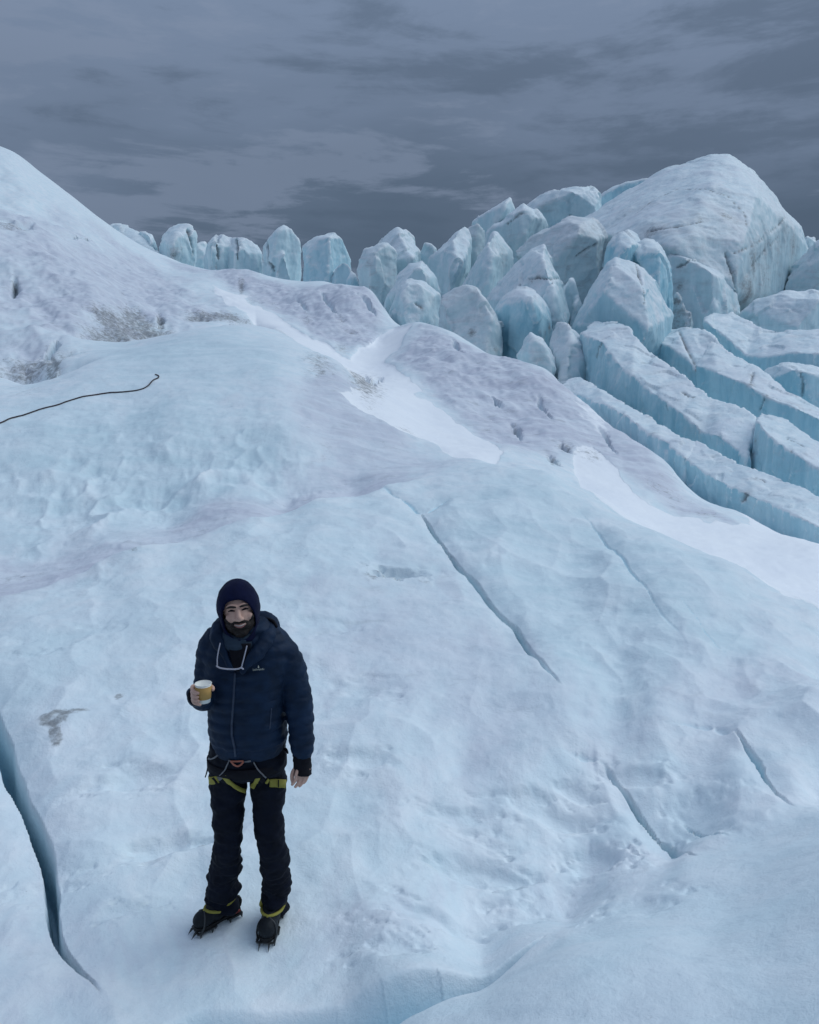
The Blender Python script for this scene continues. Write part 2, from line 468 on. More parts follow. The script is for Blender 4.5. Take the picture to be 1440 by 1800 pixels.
# sun cups on the blue slopes
sx = GX + 0.10 * fbm2(GX, GY, 0.9, 2, 71); sy = GY + 0.10 * fbm2(GX, GY, 0.9, 2, 73)
m_scal = region([(20,860),(140,815),(300,790),(420,795),(540,815),(540,850),(400,872),(250,905),(50,930)], 0.035, 0.03, 16)
m_scal2 = region([(40,850),(150,745),(260,725),(400,735),(520,780),(520,850),(250,900)], 0.05, 0.03, 19)
def scallop(mask, L, sy_, amp, seed):
    global DZ, m_blue
    k = cups(sx, sy * sy_, L, seed, 0.9)
    big = 0.6 + 0.4 * sst(fbm2(GX, GY, 1.6, 2, seed + 60), -0.4, 0.4)
    DZ += amp * mask * big * (k - 0.28)
    m_blue = m_blue + mask * 0.9 * (0.24 - k) * big      # weathered white rims; bluer hollows put the cups' shading into the colour
scallop(m_scal, 0.34, 0.75, 0.15, 8)
scallop(m_scal, 0.60, 0.8, 0.10, 14)
scallop(0.6 * m_scal2, 0.24, 0.9, 0.05, 15)
scallop(0.7 * m_scal2, 0.75, 0.9, 0.12, 17)
scallop(m_facet, 0.50, 0.7, 0.085, 9)
m_fl = region([(1040,1130),(1200,1100),(1340,1110),(1330,1170),(1150,1215),(1010,1222)], 0.02, 0.01, 17)
scallop(m_fl, 0.34, 0.5, 0.085, 10)
m_blue = np.clip(m_blue, 0, 1)
# dished hollows in the lower right of the platform
for (px, py, rx, ry, dep) in [(960,1425,75,22,.06),(1045,1500,50,26,.085),(1010,1392,40,14,.04),(850,1530,90,24,.065),(760,1605,85,20,.06),(1240,1430,50,22,.05),(1120,1365,50,20,.04),
        (250,1365,75,18,.05),(290,1485,75,18,.055),(640,1340,60,16,.035),(60,1560,50,18,.03),(690,1655,60,14,.035),(210,1600,50,14,.03),(120,1120,60,16,.03),(560,1090,60,16,.03),(660,1200,70,18,.04),(1120,1580,60,18,.03),(800,1440,60,18,.035),(920,1600,60,16,.035)]:
    b_ = blob(px, py, rx, ry, seed=int(px), wob=0.75)
    DZ -= dep * (0.5 * b_ + 0.6 * sst(b_, 0.12, 0.85))
    m_blue = np.clip(m_blue + 0.22 * sst(b_, 0.2, 0.9), 0, 1)  # the hollows' soft shading, also put into the colour as blue
b_ = blob(705, 1000, 42, 7, seed=705, wob=0.8)           # the small dirty melt pit
DZ -= 0.11 * sst(b_, 0.15, 0.8)
# rough dirty ice
m_hill = region([(-400,700),(-20,640),(60,645),(110,640),(150,585),(285,578),(430,565),(372,505),(300,470),(170,400),(100,350),(0,280),(-400,210)], 0.03)
DZ += m_hill * (0.42 * fbm2(GX, GY, 6.5, 3, 141) + 0.16 * np.abs(fbm2(GX + GY * .4, GY, 3.0, 3, 143)) + 0.05 * fbm2(GX, GY, 0.8, 3, 145))
DZ += 0.10 * m_dirty * sst(RAD, 12, 25) * fbm2(GX + 0.35 * GY, GY * 0.6, 0.9, 4, 81, 0.6)
DZ -= 0.20 * np.minimum(GRIT, 1) * sst(RAD, 12, 24) * (0.6 + 0.4 * fbm2(GX, GY, 0.35, 3, 85))
# undercut step where the hill meets the blue mound
for pts, dep, wd in (([(145,590),(175,597),(250,594),(285,586),(330,578),(450,570)], 0.55, 0.55), ([(0,654),(45,656),(90,660),(125,638)], 0.40, 0.40)):
    pl = resample(toxy(hits(pts)), 0.4)
    m = np.nonzero((RAD > 14) & (RAD < 40))[0]
    d, t = polydist(GX[m], GY[m], pl)
    DZ[m] -= dep * np.exp(-(d / wd) ** 2)

for pts, dep, wd, rim_h, trough in (([(-120,1105),(0,1065),(100,1025),(240,975),(430,925),(560,885),(680,858),(760,842)], 0.17, 1.3, 0.05, 1),
                           ([(110,600),(150,594),(175,597),(250,594),(285,586),(330,578),(400,572),(450,572),(520,602),(575,632)], 0.75, 1.5, 0.05, 0),
                           ([(-200,656),(0,654),(45,656),(90,660),(125,642),(150,625)], 0.5, 1.1, 0.03, 0)):
    pl = resample(toxy(hits(pts)), 0.3)
    pth = np.arctan2(pl[:, 0], pl[:, 1]); plr = np.log(np.hypot(pl[:, 0], pl[:, 1])); o_ = np.argsort(pth)
    edge = np.interp(TH, pth[o_], plr[o_], left=9, right=9) + 0.010 * fbm2(TH, TH * 0, 0.05, 3, 95)
    beyond = RAD - np.exp(edge)
    k_ = np.where(beyond > 0, np.exp(-beyond / wd) * sst(beyond, 0, 0.25), 0)
    rim_ = np.where(beyond <= 0, np.exp(-(beyond / 0.35) ** 2), np.exp(-(beyond / 0.10) ** 2))
    fade_ = np.where(edge < 5, sst(TH, pth[o_][0], pth[o_][0] + 0.05) * (1 - sst(TH, pth[o_][-1] - 0.07, pth[o_][-1] - 0.002)), 0)
    DZ += (-dep * k_ + rim_h * rim_) * fade_
    if trough:
        tr = fade_ * sst(beyond, -0.02, 0.10) * (1 - sst(beyond + 0.5 * fbm2(GX, GY, 1.2, 3, 97), 1.3, 2.7))
        m_dirty = np.maximum(m_dirty, 0.95 * tr); m_blue = m_blue * (1 - tr)
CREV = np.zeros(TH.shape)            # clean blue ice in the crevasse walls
def carve(pts, w0, depth, seed=0, vary=None, ends=(0.25, 0.25), lip=0.0, wob=0.012, sharp=0.5, widths=None, blue=1.0):
    global DZ, CREV
    pl = resample(np.array([P(*p)[:2] for p in pts]) if len(pts[0]) == 3 else toxy(hits(pts)), 0.06)
    if len(pl) > 30 and widths is not None:            # ease the corners of the surveyed line
        kw_ = 3; ext = np.vstack([np.repeat(pl[:1], kw_, 0), pl, np.repeat(pl[-1:], kw_, 0)])
        pl = np.stack([np.convolve(ext[:, a], np.ones(2 * kw_ + 1) / (2 * kw_ + 1), 'valid') for a in (0, 1)], 1)
    pl = pl + wob * np.stack([fbm2(pl[:, 0] * 1.0, pl[:, 1], 0.35, 3, seed), fbm2(pl[:, 0], pl[:, 1], 0.35, 3, seed + 7)], 1)
    R = (max(widths) if widths is not None else w0) * 3 + 0.35
    lo = pl.min(0) - R; hi = pl.max(0) + R
    m = np.nonzero((GX > lo[0]) & (GX < hi[0]) & (GY > lo[1]) & (GY < hi[1]))[0]
    d, t = polydist(GX[m], GY[m], pl)
    w = np.interp(t, np.linspace(0, 1, len(widths)), widths) if widths is not None else np.full(t.shape, w0)
    w = w * np.clip(1 + (vary if vary is not None else 0.25 if widths is not None else 0.75) * fbm2(t * 9, t * 0 + seed, 1.0, 3, seed + 3), 0.25, 2)
    tap = np.ones(t.shape)
    if ends[0]: tap = np.minimum(tap, t / ends[0])
    if ends[1]: tap = np.minimum(tap, (1 - t) / ends[1])
    tap = np.clip(tap, 0, 1)
    w = w * np.sqrt(tap) + 1e-4
    k = d / w
    prof = 1 - sst(k, 1 - sharp, 1 + sharp)
    DZ[m] -= depth * tap * prof
    DZ[m] -= lip * tap * np.exp(-(d / (w + 0.09)) ** 2)
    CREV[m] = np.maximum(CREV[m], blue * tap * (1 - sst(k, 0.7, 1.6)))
# cracks across the platform
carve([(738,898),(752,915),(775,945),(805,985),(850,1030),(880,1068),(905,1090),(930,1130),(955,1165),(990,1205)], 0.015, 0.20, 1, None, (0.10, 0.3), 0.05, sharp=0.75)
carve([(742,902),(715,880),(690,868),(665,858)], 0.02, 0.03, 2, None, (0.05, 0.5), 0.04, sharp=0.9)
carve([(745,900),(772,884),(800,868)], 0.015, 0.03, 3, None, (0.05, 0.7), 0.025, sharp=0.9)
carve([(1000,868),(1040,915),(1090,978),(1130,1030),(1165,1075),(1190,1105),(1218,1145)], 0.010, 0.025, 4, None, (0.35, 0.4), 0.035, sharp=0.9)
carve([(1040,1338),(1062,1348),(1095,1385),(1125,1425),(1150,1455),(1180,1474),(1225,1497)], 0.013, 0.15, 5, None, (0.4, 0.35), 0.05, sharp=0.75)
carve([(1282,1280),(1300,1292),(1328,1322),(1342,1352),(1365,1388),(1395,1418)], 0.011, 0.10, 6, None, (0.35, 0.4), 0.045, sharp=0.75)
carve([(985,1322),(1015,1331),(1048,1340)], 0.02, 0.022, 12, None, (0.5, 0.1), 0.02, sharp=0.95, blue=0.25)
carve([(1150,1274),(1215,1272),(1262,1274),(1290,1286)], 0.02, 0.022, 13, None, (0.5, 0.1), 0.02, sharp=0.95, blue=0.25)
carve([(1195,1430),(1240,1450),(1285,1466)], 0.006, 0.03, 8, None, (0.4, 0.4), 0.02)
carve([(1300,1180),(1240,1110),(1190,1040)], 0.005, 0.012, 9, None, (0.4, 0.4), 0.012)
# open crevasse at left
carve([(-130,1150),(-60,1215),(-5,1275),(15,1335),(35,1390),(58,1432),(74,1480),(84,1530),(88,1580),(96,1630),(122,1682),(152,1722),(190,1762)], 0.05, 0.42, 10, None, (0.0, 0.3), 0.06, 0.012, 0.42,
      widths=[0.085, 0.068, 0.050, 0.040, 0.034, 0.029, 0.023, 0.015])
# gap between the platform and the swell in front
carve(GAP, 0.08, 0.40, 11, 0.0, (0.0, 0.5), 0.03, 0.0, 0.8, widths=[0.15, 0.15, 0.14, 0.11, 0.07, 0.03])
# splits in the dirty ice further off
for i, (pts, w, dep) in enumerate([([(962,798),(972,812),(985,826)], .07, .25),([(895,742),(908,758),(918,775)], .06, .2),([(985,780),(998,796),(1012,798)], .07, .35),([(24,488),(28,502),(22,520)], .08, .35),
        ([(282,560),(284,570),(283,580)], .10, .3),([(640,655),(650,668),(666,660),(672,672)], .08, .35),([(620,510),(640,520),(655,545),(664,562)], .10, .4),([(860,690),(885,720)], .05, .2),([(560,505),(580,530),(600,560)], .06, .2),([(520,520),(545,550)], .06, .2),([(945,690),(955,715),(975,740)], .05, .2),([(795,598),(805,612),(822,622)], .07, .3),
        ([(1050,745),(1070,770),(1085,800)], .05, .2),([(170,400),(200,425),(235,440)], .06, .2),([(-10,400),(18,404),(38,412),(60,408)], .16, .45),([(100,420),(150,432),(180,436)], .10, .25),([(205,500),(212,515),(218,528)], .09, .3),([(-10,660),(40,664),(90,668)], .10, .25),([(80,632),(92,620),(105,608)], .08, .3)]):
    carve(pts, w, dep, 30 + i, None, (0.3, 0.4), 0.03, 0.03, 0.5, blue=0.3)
m_dirty = m_dirty * (0.25 + 0.75 * sst(gap_d, 0.3, 0.7)) * (1 - CREV)
GZ = GZ + DZ

def ground_z(x, y):                  # nearest grid height
    t = math.atan2(x, y); l = math.log(math.hypot(x, y))
    i = int(np.clip(np.searchsorted(tf, t), 1, NT - 1)); j = int(np.clip(np.searchsorted(lf, l), 1, NR - 1))
    a = (t - tf[i - 1]) / (tf[i] - tf[i - 1]); b = (l - lf[j - 1]) / (lf[j] - lf[j - 1])
    g = GZ.reshape(NT, NR)
    return float((g[i - 1, j - 1] * (1 - a) + g[i, j - 1] * a) * (1 - b) + (g[i - 1, j] * (1 - a) + g[i, j] * a) * b)

# ---- which landform each face belongs to
def bound(pts):
    h = hits(pts); o = np.argsort(h[:, 0]); h = h[o]
    return np.interp(TH, h[:, 0], h[:, 1], left=h[0, 1], right=h[-1, 1])
b_fore = np.interp(TH, _fh[:, 0], _fh[:, 1], left=0.0)
b_plat = bound([(0,1040),(100,1005),(240,960),(430,912),(560,876),(680,850),(740,834)])
b_plat = np.where(TH > hit(740, 834)[0], np.maximum(b_plat, np.interp(TH, [hit(740, 834)[0], hit(900, 812)[0], 0.5], [hit(740, 834)[1], math.log(13.3), math.log(9.2)])), b_plat)
b_mound = bound([(0,656),(60,657),(110,650),(150,593),(200,597),(285,587),(330,578),(440,571),(520,604),(600,646),(640,691),(700,753),(800,797)])
thv = lambda px, py: math.atan2(*(ray(px, py)[:2]))
ID = np.full(TH.shape, 1)
ID[LR < b_fore] = 0
ID[LR > b_plat] = 2
far = (LR > b_mound) & (LR > b_plat)
hillb = region([(-400,700),(-20,654),(60,656),(110,648),(150,592),(285,586),(440,570),(372,500),(300,462),(170,390),(100,339),(0,268),(-400,200)], 0.001)
ID[far] = 3
ID[far & ((TH > thv(372, 500)) | (LR > math.log(62)))] = 4
ID[far & (TH > thv(700, 620))] = 5
ID[far & (TH < thv(250, 592)) & (LR > math.log(17)) & (LR < math.log(75))] = 3
ID[(m_snow > 0.5)] = 6
ID[LR > math.log(75)] = 7
names = {0: 'ice_foreground', 1: 'glacier_ground', 2: 'ice_mound', 3: 'ice_hill', 4: 'ice_ridge', 5: 'ice_ridge', 6: 'snow', 7: 'glacier_plain'}

# normals of the whole sheet, so that the landforms join without seams
g = np.stack([GX, GY, GZ], 1).reshape(NT, NR, 3)
du = np.gradient(g, axis=0); dv = np.gradient(g, axis=1)
nrm = np.cross(du, dv); nrm /= np.linalg.norm(nrm, axis=2, keepdims=True)
nrm[nrm[..., 2] < 0] *= -1
nrm = nrm.reshape(-1, 3)
co_all = g.reshape(-1, 3)
ii, jj = np.meshgrid(np.arange(NT - 1), np.arange(NR - 1), indexing='ij')
q0 = (ii * NR + jj).ravel()
quads = np.stack([q0, q0 + NR, q0 + NR + 1, q0 + 1], 1)    # faces upward
fid = ID[quads[:, 0]]

def ground_material():
    m = bpy.data.materials.new('glacier_ice')
    m.use_nodes = True
    t = m.node_tree
    bs = t.nodes['Principled BSDF']
    def at(nm):
        n = t.nodes.new('ShaderNodeAttribute'); n.attribute_name = nm
        return n.outputs['Fac']
    geo = nd(t, 'ShaderNodeNewGeometry')
    pos = geo.outputs['Position']
    def noise(sc, det, ro, dist=0.0, off=(0, 0, 0), st=(1, 1, 1)):
        mp = nd(t, 'ShaderNodeMapping'); mp.inputs['Location'].default_value = off; mp.inputs['Scale'].default_value = st
        t.links.new(pos, mp.inputs[0])
        n_ = nd(t, 'ShaderNodeTexNoise')
        n_.inputs['Scale'].default_value = sc; n_.inputs['Detail'].default_value = det; n_.inputs['Roughness'].default_value = ro; n_.inputs['Distortion'].default_value = dist
        t.links.new(mp.outputs[0], n_.inputs[0])
        return n_.outputs[0]
    n_big = noise(0.55, 5, 0.6)
    n_mid = noise(2.6, 6, 0.62, 0.4)
    n_fine = noise(14, 6, 0.70, 0.2)
    n_mot = noise(4.0, 9, 0.70, 0.3, (3, 9, 1))
    n_str = noise(1.3, 6, 0.65, 0.6, (4, 2, 0), (0.5, 1.6, 1))
    base = mixc(t, sstep(t, n_mid, 0.35, 0.68), (0.695, 0.79, 0.83), (0.79, 0.83, 0.855))
    base = mixc(t, mth(t, 'MULTIPLY', sstep(t, n_big, 0.48, 0.66), 0.26), base, (0.73, 0.745, 0.80))
    blue = mixc(t, sstep(t, n_str, 0.36, 0.66), (0.555, 0.69, 0.74), (0.69, 0.79, 0.83))
    bl = mth(t, 'MULTIPLY', at('blue'), mth(t, 'ADD', 0.55, mth(t, 'MULTIPLY', n_mid, 0.7)), clamp=True)
    c = mixc(t, bl, base, blue)
    dirty = mixc(t, sstep(t, n_str, 0.38, 0.62), (0.555, 0.565, 0.64), (0.665, 0.69, 0.75))
    dirty = mixc(t, mth(t, 'MULTIPLY', sstep(t, noise(3.2, 8, 0.72, 0.8, (1, 7, 3), (0.6, 1.4, 1)), 0.54, 0.70), 0.70), dirty, (0.385, 0.395, 0.43))
    dirty = mixc(t, mth(t, 'MULTIPLY', sstep(t, noise(9, 9, 0.78, 0.6, (6, 1, 2), (0.6, 1.5, 1)), 0.60, 0.70), 0.6), dirty, (0.27, 0.27, 0.275))
    dm = mth(t, 'MULTIPLY', at('dirty'), mth(t, 'ADD', 0.62, mth(t, 'MULTIPLY', n_big, 0.7)), clamp=True)
    c = mixc(t, dm, c, dirty)
    snow = mixc(t, sstep(t, n_big, 0.3, 0.7), (0.86, 0.87, 0.90), (0.93, 0.93, 0.94))
    sm = sstep(t, mth(t, 'ADD', at('snow'), mth(t, 'MULTIPLY', mth(t, 'SUBTRACT', n_mid, 0.5), 0.75)), 0.34, 0.64)
    c = mixc(t, sm, c, snow)
    mot = mth(t, 'MULTIPLY', sstep(t, n_mot, 0.50, 0.70), mth(t, 'SUBTRACT', 0.35, mth(t, 'MULTIPLY', sm, 0.28)))
    c = mixc(t, mot, c, (0.50, 0.585, 0.645))
    lt = mth(t, 'MULTIPLY', sstep(t, n_mot, 0.47, 0.30), 0.22)
    c = mixc(t, lt, c, (0.84, 0.865, 0.885))
    # clear blue ice inside the crevasses, lightened in colour to imitate inner glow
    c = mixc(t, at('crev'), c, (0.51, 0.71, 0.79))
    # grit that melted out of the ice
    gn = mth(t, 'ADD', mth(t, 'MULTIPLY', noise(5, 9, 0.72, 0.4, (0, 0, 0), (1.6, 1.6, 0.5)), 0.78), mth(t, 'MULTIPLY', noise(26, 6, 0.75, 0.3), 0.22))
    gr = mth(t, 'ADD', mth(t, 'MINIMUM', at('grit'), 0.75), mth(t, 'MULTIPLY', mth(t, 'SUBTRACT', gn, 0.5), 2.6))
    gr = mth(t, 'MULTIPLY', sstep(t, gr, 0.32, 0.95), sstep(t, at('grit'), 0.04, 0.35))
    c = mixc(t, mth(t, 'MULTIPLY', gr, 0.8), c, (0.165, 0.165, 0.165))
    speck = sstep(t, noise(38, 3, 0.7), 0.70, 0.78)
    c = mixc(t, mth(t, 'MULTIPLY', speck, 0.45), c, (0.36, 0.37, 0.39))
    t.links.new(c, bs.inputs['Base Color'])
    bs.inputs['Roughness'].default_value = 0.55
    t.links.new(mixc(t, n_fine, (0.40,) * 3, (0.70,) * 3), bs.inputs['Roughness'])
    bs.inputs['IOR'].default_value = 1.31
    bp = nd(t, 'ShaderNodeBump'); bp.inputs['Strength'].default_value = 0.65; bp.inputs['Distance'].default_value = 0.02
    bh = mth(t, 'ADD', mth(t, 'MULTIPLY', n_fine, 0.55), mth(t, 'MULTIPLY', n_mid, 1.4))
    bh = mth(t, 'ADD', bh, mth(t, 'MULTIPLY', noise(55, 3, 0.6), 0.16))
    bh = mth(t, 'MULTIPLY', bh, mth(t, 'SUBTRACT', 1.0, mth(t, 'MULTIPLY', sm, 0.8)))
    t.links.new(bh, bp.inputs['Height'])
    t.links.new(bp.outputs[0], bs.inputs['Normal'])
    return m
M_ICE = ground_material()
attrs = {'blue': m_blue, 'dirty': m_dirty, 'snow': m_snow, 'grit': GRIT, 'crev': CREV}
for k, nm in names.items():
    f = quads[fid == k]
    if len(f) == 0:
        continue
    use, inv = np.unique(f.ravel(), return_inverse=True)
    me = bpy.data.meshes.new(nm)
    me.vertices.add(len(use)); me.loops.add(len(f) * 4); me.polygons.add(len(f))
    me.vertices.foreach_set('co', co_all[use].astype(np.float32).ravel())
    me.loops.foreach_set('vertex_index', inv.astype(np.int32))
    me.polygons.foreach_set('loop_start', np.arange(0, len(f) * 4, 4, dtype=np.int32))
    me.update(calc_edges=True)
    smooth(me)
    me.normals_split_custom_set_from_vertices(nrm[use].astype(np.float32))
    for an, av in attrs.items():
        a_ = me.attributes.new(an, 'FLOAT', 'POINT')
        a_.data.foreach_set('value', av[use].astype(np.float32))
    o = link(nm, me, M_ICE)
    o['kind'] = 'structure'
# ------------------------------------------------------------------ seracs: each block of ice is a thing of its own
def serac_material():
    m = bpy.data.materials.new('serac_ice')
    m.use_nodes = True
    t = m.node_tree
    bs = t.nodes['Principled BSDF']
    geo = nd(t, 'ShaderNodeNewGeometry')
    pos = geo.outputs['Position']
    oi = nd(t, 'ShaderNodeObjectInfo')
    off = nd(t, 'ShaderNodeVectorMath'); off.operation = 'ADD'
    cbx = nd(t, 'ShaderNodeCombineXYZ')
    t.links.new(mth(t, 'MULTIPLY', oi.outputs['Random'], 40.0), cbx.inputs[0])
    t.links.new(pos, off.inputs[0]); t.links.new(cbx.outputs[0], off.inputs[1])
    def noise(sc, det, ro, dist=0.0, st=(1, 1, 1), rot=(0, 0, 0)):
        mp = nd(t, 'ShaderNodeMapping'); mp.inputs['Scale'].default_value = st; mp.inputs['Rotation'].default_value = rot
        t.links.new(off.outputs[0], mp.inputs[0])
        n_ = nd(t, 'ShaderNodeTexNoise')
        n_.inputs['Scale'].default_value = sc; n_.inputs['Detail'].default_value = det; n_.inputs['Roughness'].default_value = ro; n_.inputs['Distortion'].default_value = dist
        t.links.new(mp.outputs[0], n_.inputs[0])
        return n_.outputs[0]
    def at(nm):
        n = t.nodes.new('ShaderNodeAttribute'); n.attribute_name = nm
        return n.outputs['Fac']
    sp_ = nd(t, 'ShaderNodeSeparateXYZ'); t.links.new(geo.outputs['Normal'], sp_.inputs[0])
    n1 = noise(0.45, 5, 0.6, 0.5); n2 = noise(1.8, 7, 0.65, 0.4); n3 = noise(7, 6, 0.7)
    # vertical melt streaks and slanting bands of old dust
    n4 = noise(1.0, 6, 0.65, 0.4, (1.6, 1.6, 0.28), (0.3, 0.2, 0)); n5 = noise(1.2, 8, 0.72, 0.8, (0.5, 0.5, 1.8), (0.5, 0.35, 0.2))
    up = sstep(t, mth(t, 'ADD', sp_.outputs[2], mth(t, 'MULTIPLY', mth(t, 'SUBTRACT', n2, 0.5), 0.7)), 0.05, 0.62)
    clear = mixc(t, sstep(t, n4, 0.33, 0.66), (0.50, 0.675, 0.73), (0.63, 0.765, 0.805))
    deep = mixc(t, sstep(t, n4, 0.33, 0.66), (0.27, 0.54, 0.65), (0.46, 0.70, 0.78))
    clear = mixc(t, at('clear'), clear, deep)
    crust = mixc(t, sstep(t, n2, 0.34, 0.66), (0.63, 0.735, 0.785), (0.77, 0.825, 0.85))
    crust = mixc(t, mth(t, 'MULTIPLY', sstep(t, n3, 0.48, 0.68), 0.45), crust, (0.50, 0.575, 0.625))
    crust = mixc(t, mth(t, 'MULTIPLY', sstep(t, n1, 0.45, 0.65), 0.5), crust, (0.69, 0.705, 0.76))
    c = mixc(t, up, clear, crust)
    # frost-whitened edges
    pt = sstep(t, geo.outputs['Pointiness'], 0.51, 0.57)
    c = mixc(t, mth(t, 'MULTIPLY', pt, 0.75), c, (0.84, 0.87, 0.89))
    gray = mth(t, 'MULTIPLY', mth(t, 'MULTIPLY', sstep(t, n5, 0.46, 0.70), mth(t, 'ADD', 0.12, at('dirt'))), 0.9, clamp=True)
    c = mixc(t, gray, c, (0.37, 0.385, 0.41))
    c = mixc(t, mth(t, 'MULTIPLY', at('dirt'), 0.40), c, (0.40, 0.405, 0.42))
    gg = mth(t, 'ADD', at('dirt'), mth(t, 'MULTIPLY', mth(t, 'SUBTRACT', n3, 0.5), 1.2))
    gr = mth(t, 'MULTIPLY', sstep(t, gg, 0.62, 1.10), sstep(t, at('dirt'), 0.1, 0.5))
    c = mixc(t, mth(t, 'MULTIPLY', gr, 0.85), c, (0.22, 0.22, 0.22))
    c = mixc(t, mth(t, 'MULTIPLY', at('crack'), 0.8), c, (0.16, 0.175, 0.19))
    t.links.new(c, bs.inputs['Base Color'])
    t.links.new(mixc(t, n2, (0.35,) * 3, (0.65,) * 3), bs.inputs['Roughness'])
    bs.inputs['IOR'].default_value = 1.31
    bp = nd(t, 'ShaderNodeBump'); bp.inputs['Strength'].default_value = 0.5; bp.inputs['Distance'].default_value = 0.06
    t.links.new(mth(t, 'ADD', mth(t, 'ADD', mth(t, 'MULTIPLY', n3, 0.5), mth(t, 'MULTIPLY', n2, 1.0)), mth(t, 'MULTIPLY', n4, 0.8)), bp.inputs['Height'])
    t.links.new(bp.outputs[0], bs.inputs['Normal'])
    return m
M_SER = serac_material()

CHOP = 6
CUT = 0.17
def hull_mesh(bm, pts):
    b = bmesh.new()
    for p in pts:
        b.verts.new(p)
    r = bmesh.ops.convex_hull(b, input=b.verts, use_existing_faces=False)
    dead = [v for v in b.verts if not v.link_faces]
    bmesh.ops.delete(b, geom=dead, context='VERTS')
    bmesh.ops.recalc_face_normals(b, faces=b.faces)
    cs = [v.co.copy() for v in b.verts]
    cen = sum(cs, Vector()) / len(cs)
    vd = (Vector((0, 0, CAMZ)) - cen).normalized()
    for _ in range(CHOP):
        nrm_ = (vd + Vector((random.uniform(-1, 1), random.uniform(-.4, .4), random.uniform(-.5, .9))) * 1.3).normalized()
        ds = [(v.co - cen).dot(nrm_) for v in b.verts]
        mx, mn = max(ds), min(ds)
        cut = mx - (mx - mn) * random.uniform(0.3, 1.0) * CUT
        bmesh.ops.bisect_plane(b, geom=b.verts[:] + b.edges[:] + b.faces[:], plane_co=cen + nrm_ * cut, plane_no=nrm_, clear_outer=True)
        ed = [e for e in b.edges if e.is_boundary]
        if ed: bmesh.ops.contextual_create(b, geom=ed)
    bmesh.ops.recalc_face_normals(b, faces=b.faces)
    me = bpy.data.meshes.new('tmp'); b.to_mesh(me); b.free()
    bm.from_mesh(me); bpy.data.meshes.remove(me)

def solid(Y, front, back=None, shrink=0.72, sink=2.0):
    """world points of one lump of ice. front: (px, py, dY); the back is set behind the outline; the foot goes into the ground"""
    f = [(a[0], a[1], Y + 2.3 * (a[2] if len(a) > 2 else 0.0)) for a in front]
    pts = [V(*a) for a in f]
    cx_ = sum(a[0] for a in f) / len(f); lo = max(a[1] for a in f); hi = min(a[1] for a in f)
    wid = (max(a[0] for a in f) - min(a[0] for a in f)) / FPX * Y
    th = back if back is not None else 0.55 * wid
    for a in f:
        q = V(cx_ + (a[0] - cx_) * shrink, lo + (a[1] - lo) * 0.86, a[2])
        q = q + (q - Vector((0, 0, CAMZ))).normalized() * th
        pts.append(q)
    for p, a in zip(list(pts[:len(f)]), f):
        if a[1] > hi + 0.6 * (lo - hi):
            pts.append(p + Vector((0, 0.0, -sink)))
    return pts

def carve_lines(me, bv, lines):
    n = len(me.vertices)
    co = np.empty(n * 3, np.float32); me.vertices.foreach_get('co', co); co = co.reshape(-1, 3).astype(float)
    no = np.empty(n * 3, np.float32); me.vertices.foreach_get('normal', no); no = no.reshape(-1, 3).astype(float)
    ck = np.zeros(n)
    for pts, w, dep in lines:
        pl = []
        for a, b in zip(pts[:-1], pts[1:]):
            for s in range(6):
                px = a[0] + (b[0] - a[0]) * s / 6; py = a[1] + (b[1] - a[1]) * s / 6
                d = Vector(ray(px, py)).normalized()
                h_ = bv.ray_cast(Vector((0, 0, CAMZ)), d)
                if h_[0] is not None:
                    pl.append(h_[0])
        if len(pl) < 2:
            continue
        pl = np.array([list(p) for p in pl])
        best = np.full(n, 1e9); par = np.zeros(n)
        for k in range(len(pl) - 1):
            a, b = pl[k], pl[k + 1]; ab = b - a
            t = np.clip(((co - a) @ ab) / max(ab @ ab, 1e-9), 0, 1)
            d = np.linalg.norm(co - a - t[:, None] * ab, axis=1)
            mm = d < best
            best = np.where(mm, d, best); par = np.where(mm, (k + t) / (len(pl) - 1), par)
        tap = np.clip(np.minimum(par / 0.15, (1 - par) / 0.15), 0.15, 1)
        best = best * (1 + 0.5 * fbm2(par * 9, par * 0, 1.0, 2, int(pts[0][0])))
        k = np.exp(-(best / (w * np.sqrt(tap))) ** 2)
        co -= no * (dep * k)[:, None]
        ck = np.maximum(ck, np.clip(1.5 * k - 0.35, 0, 1))
    me.vertices.foreach_set('co', co.astype(np.float32).ravel())
    return ck

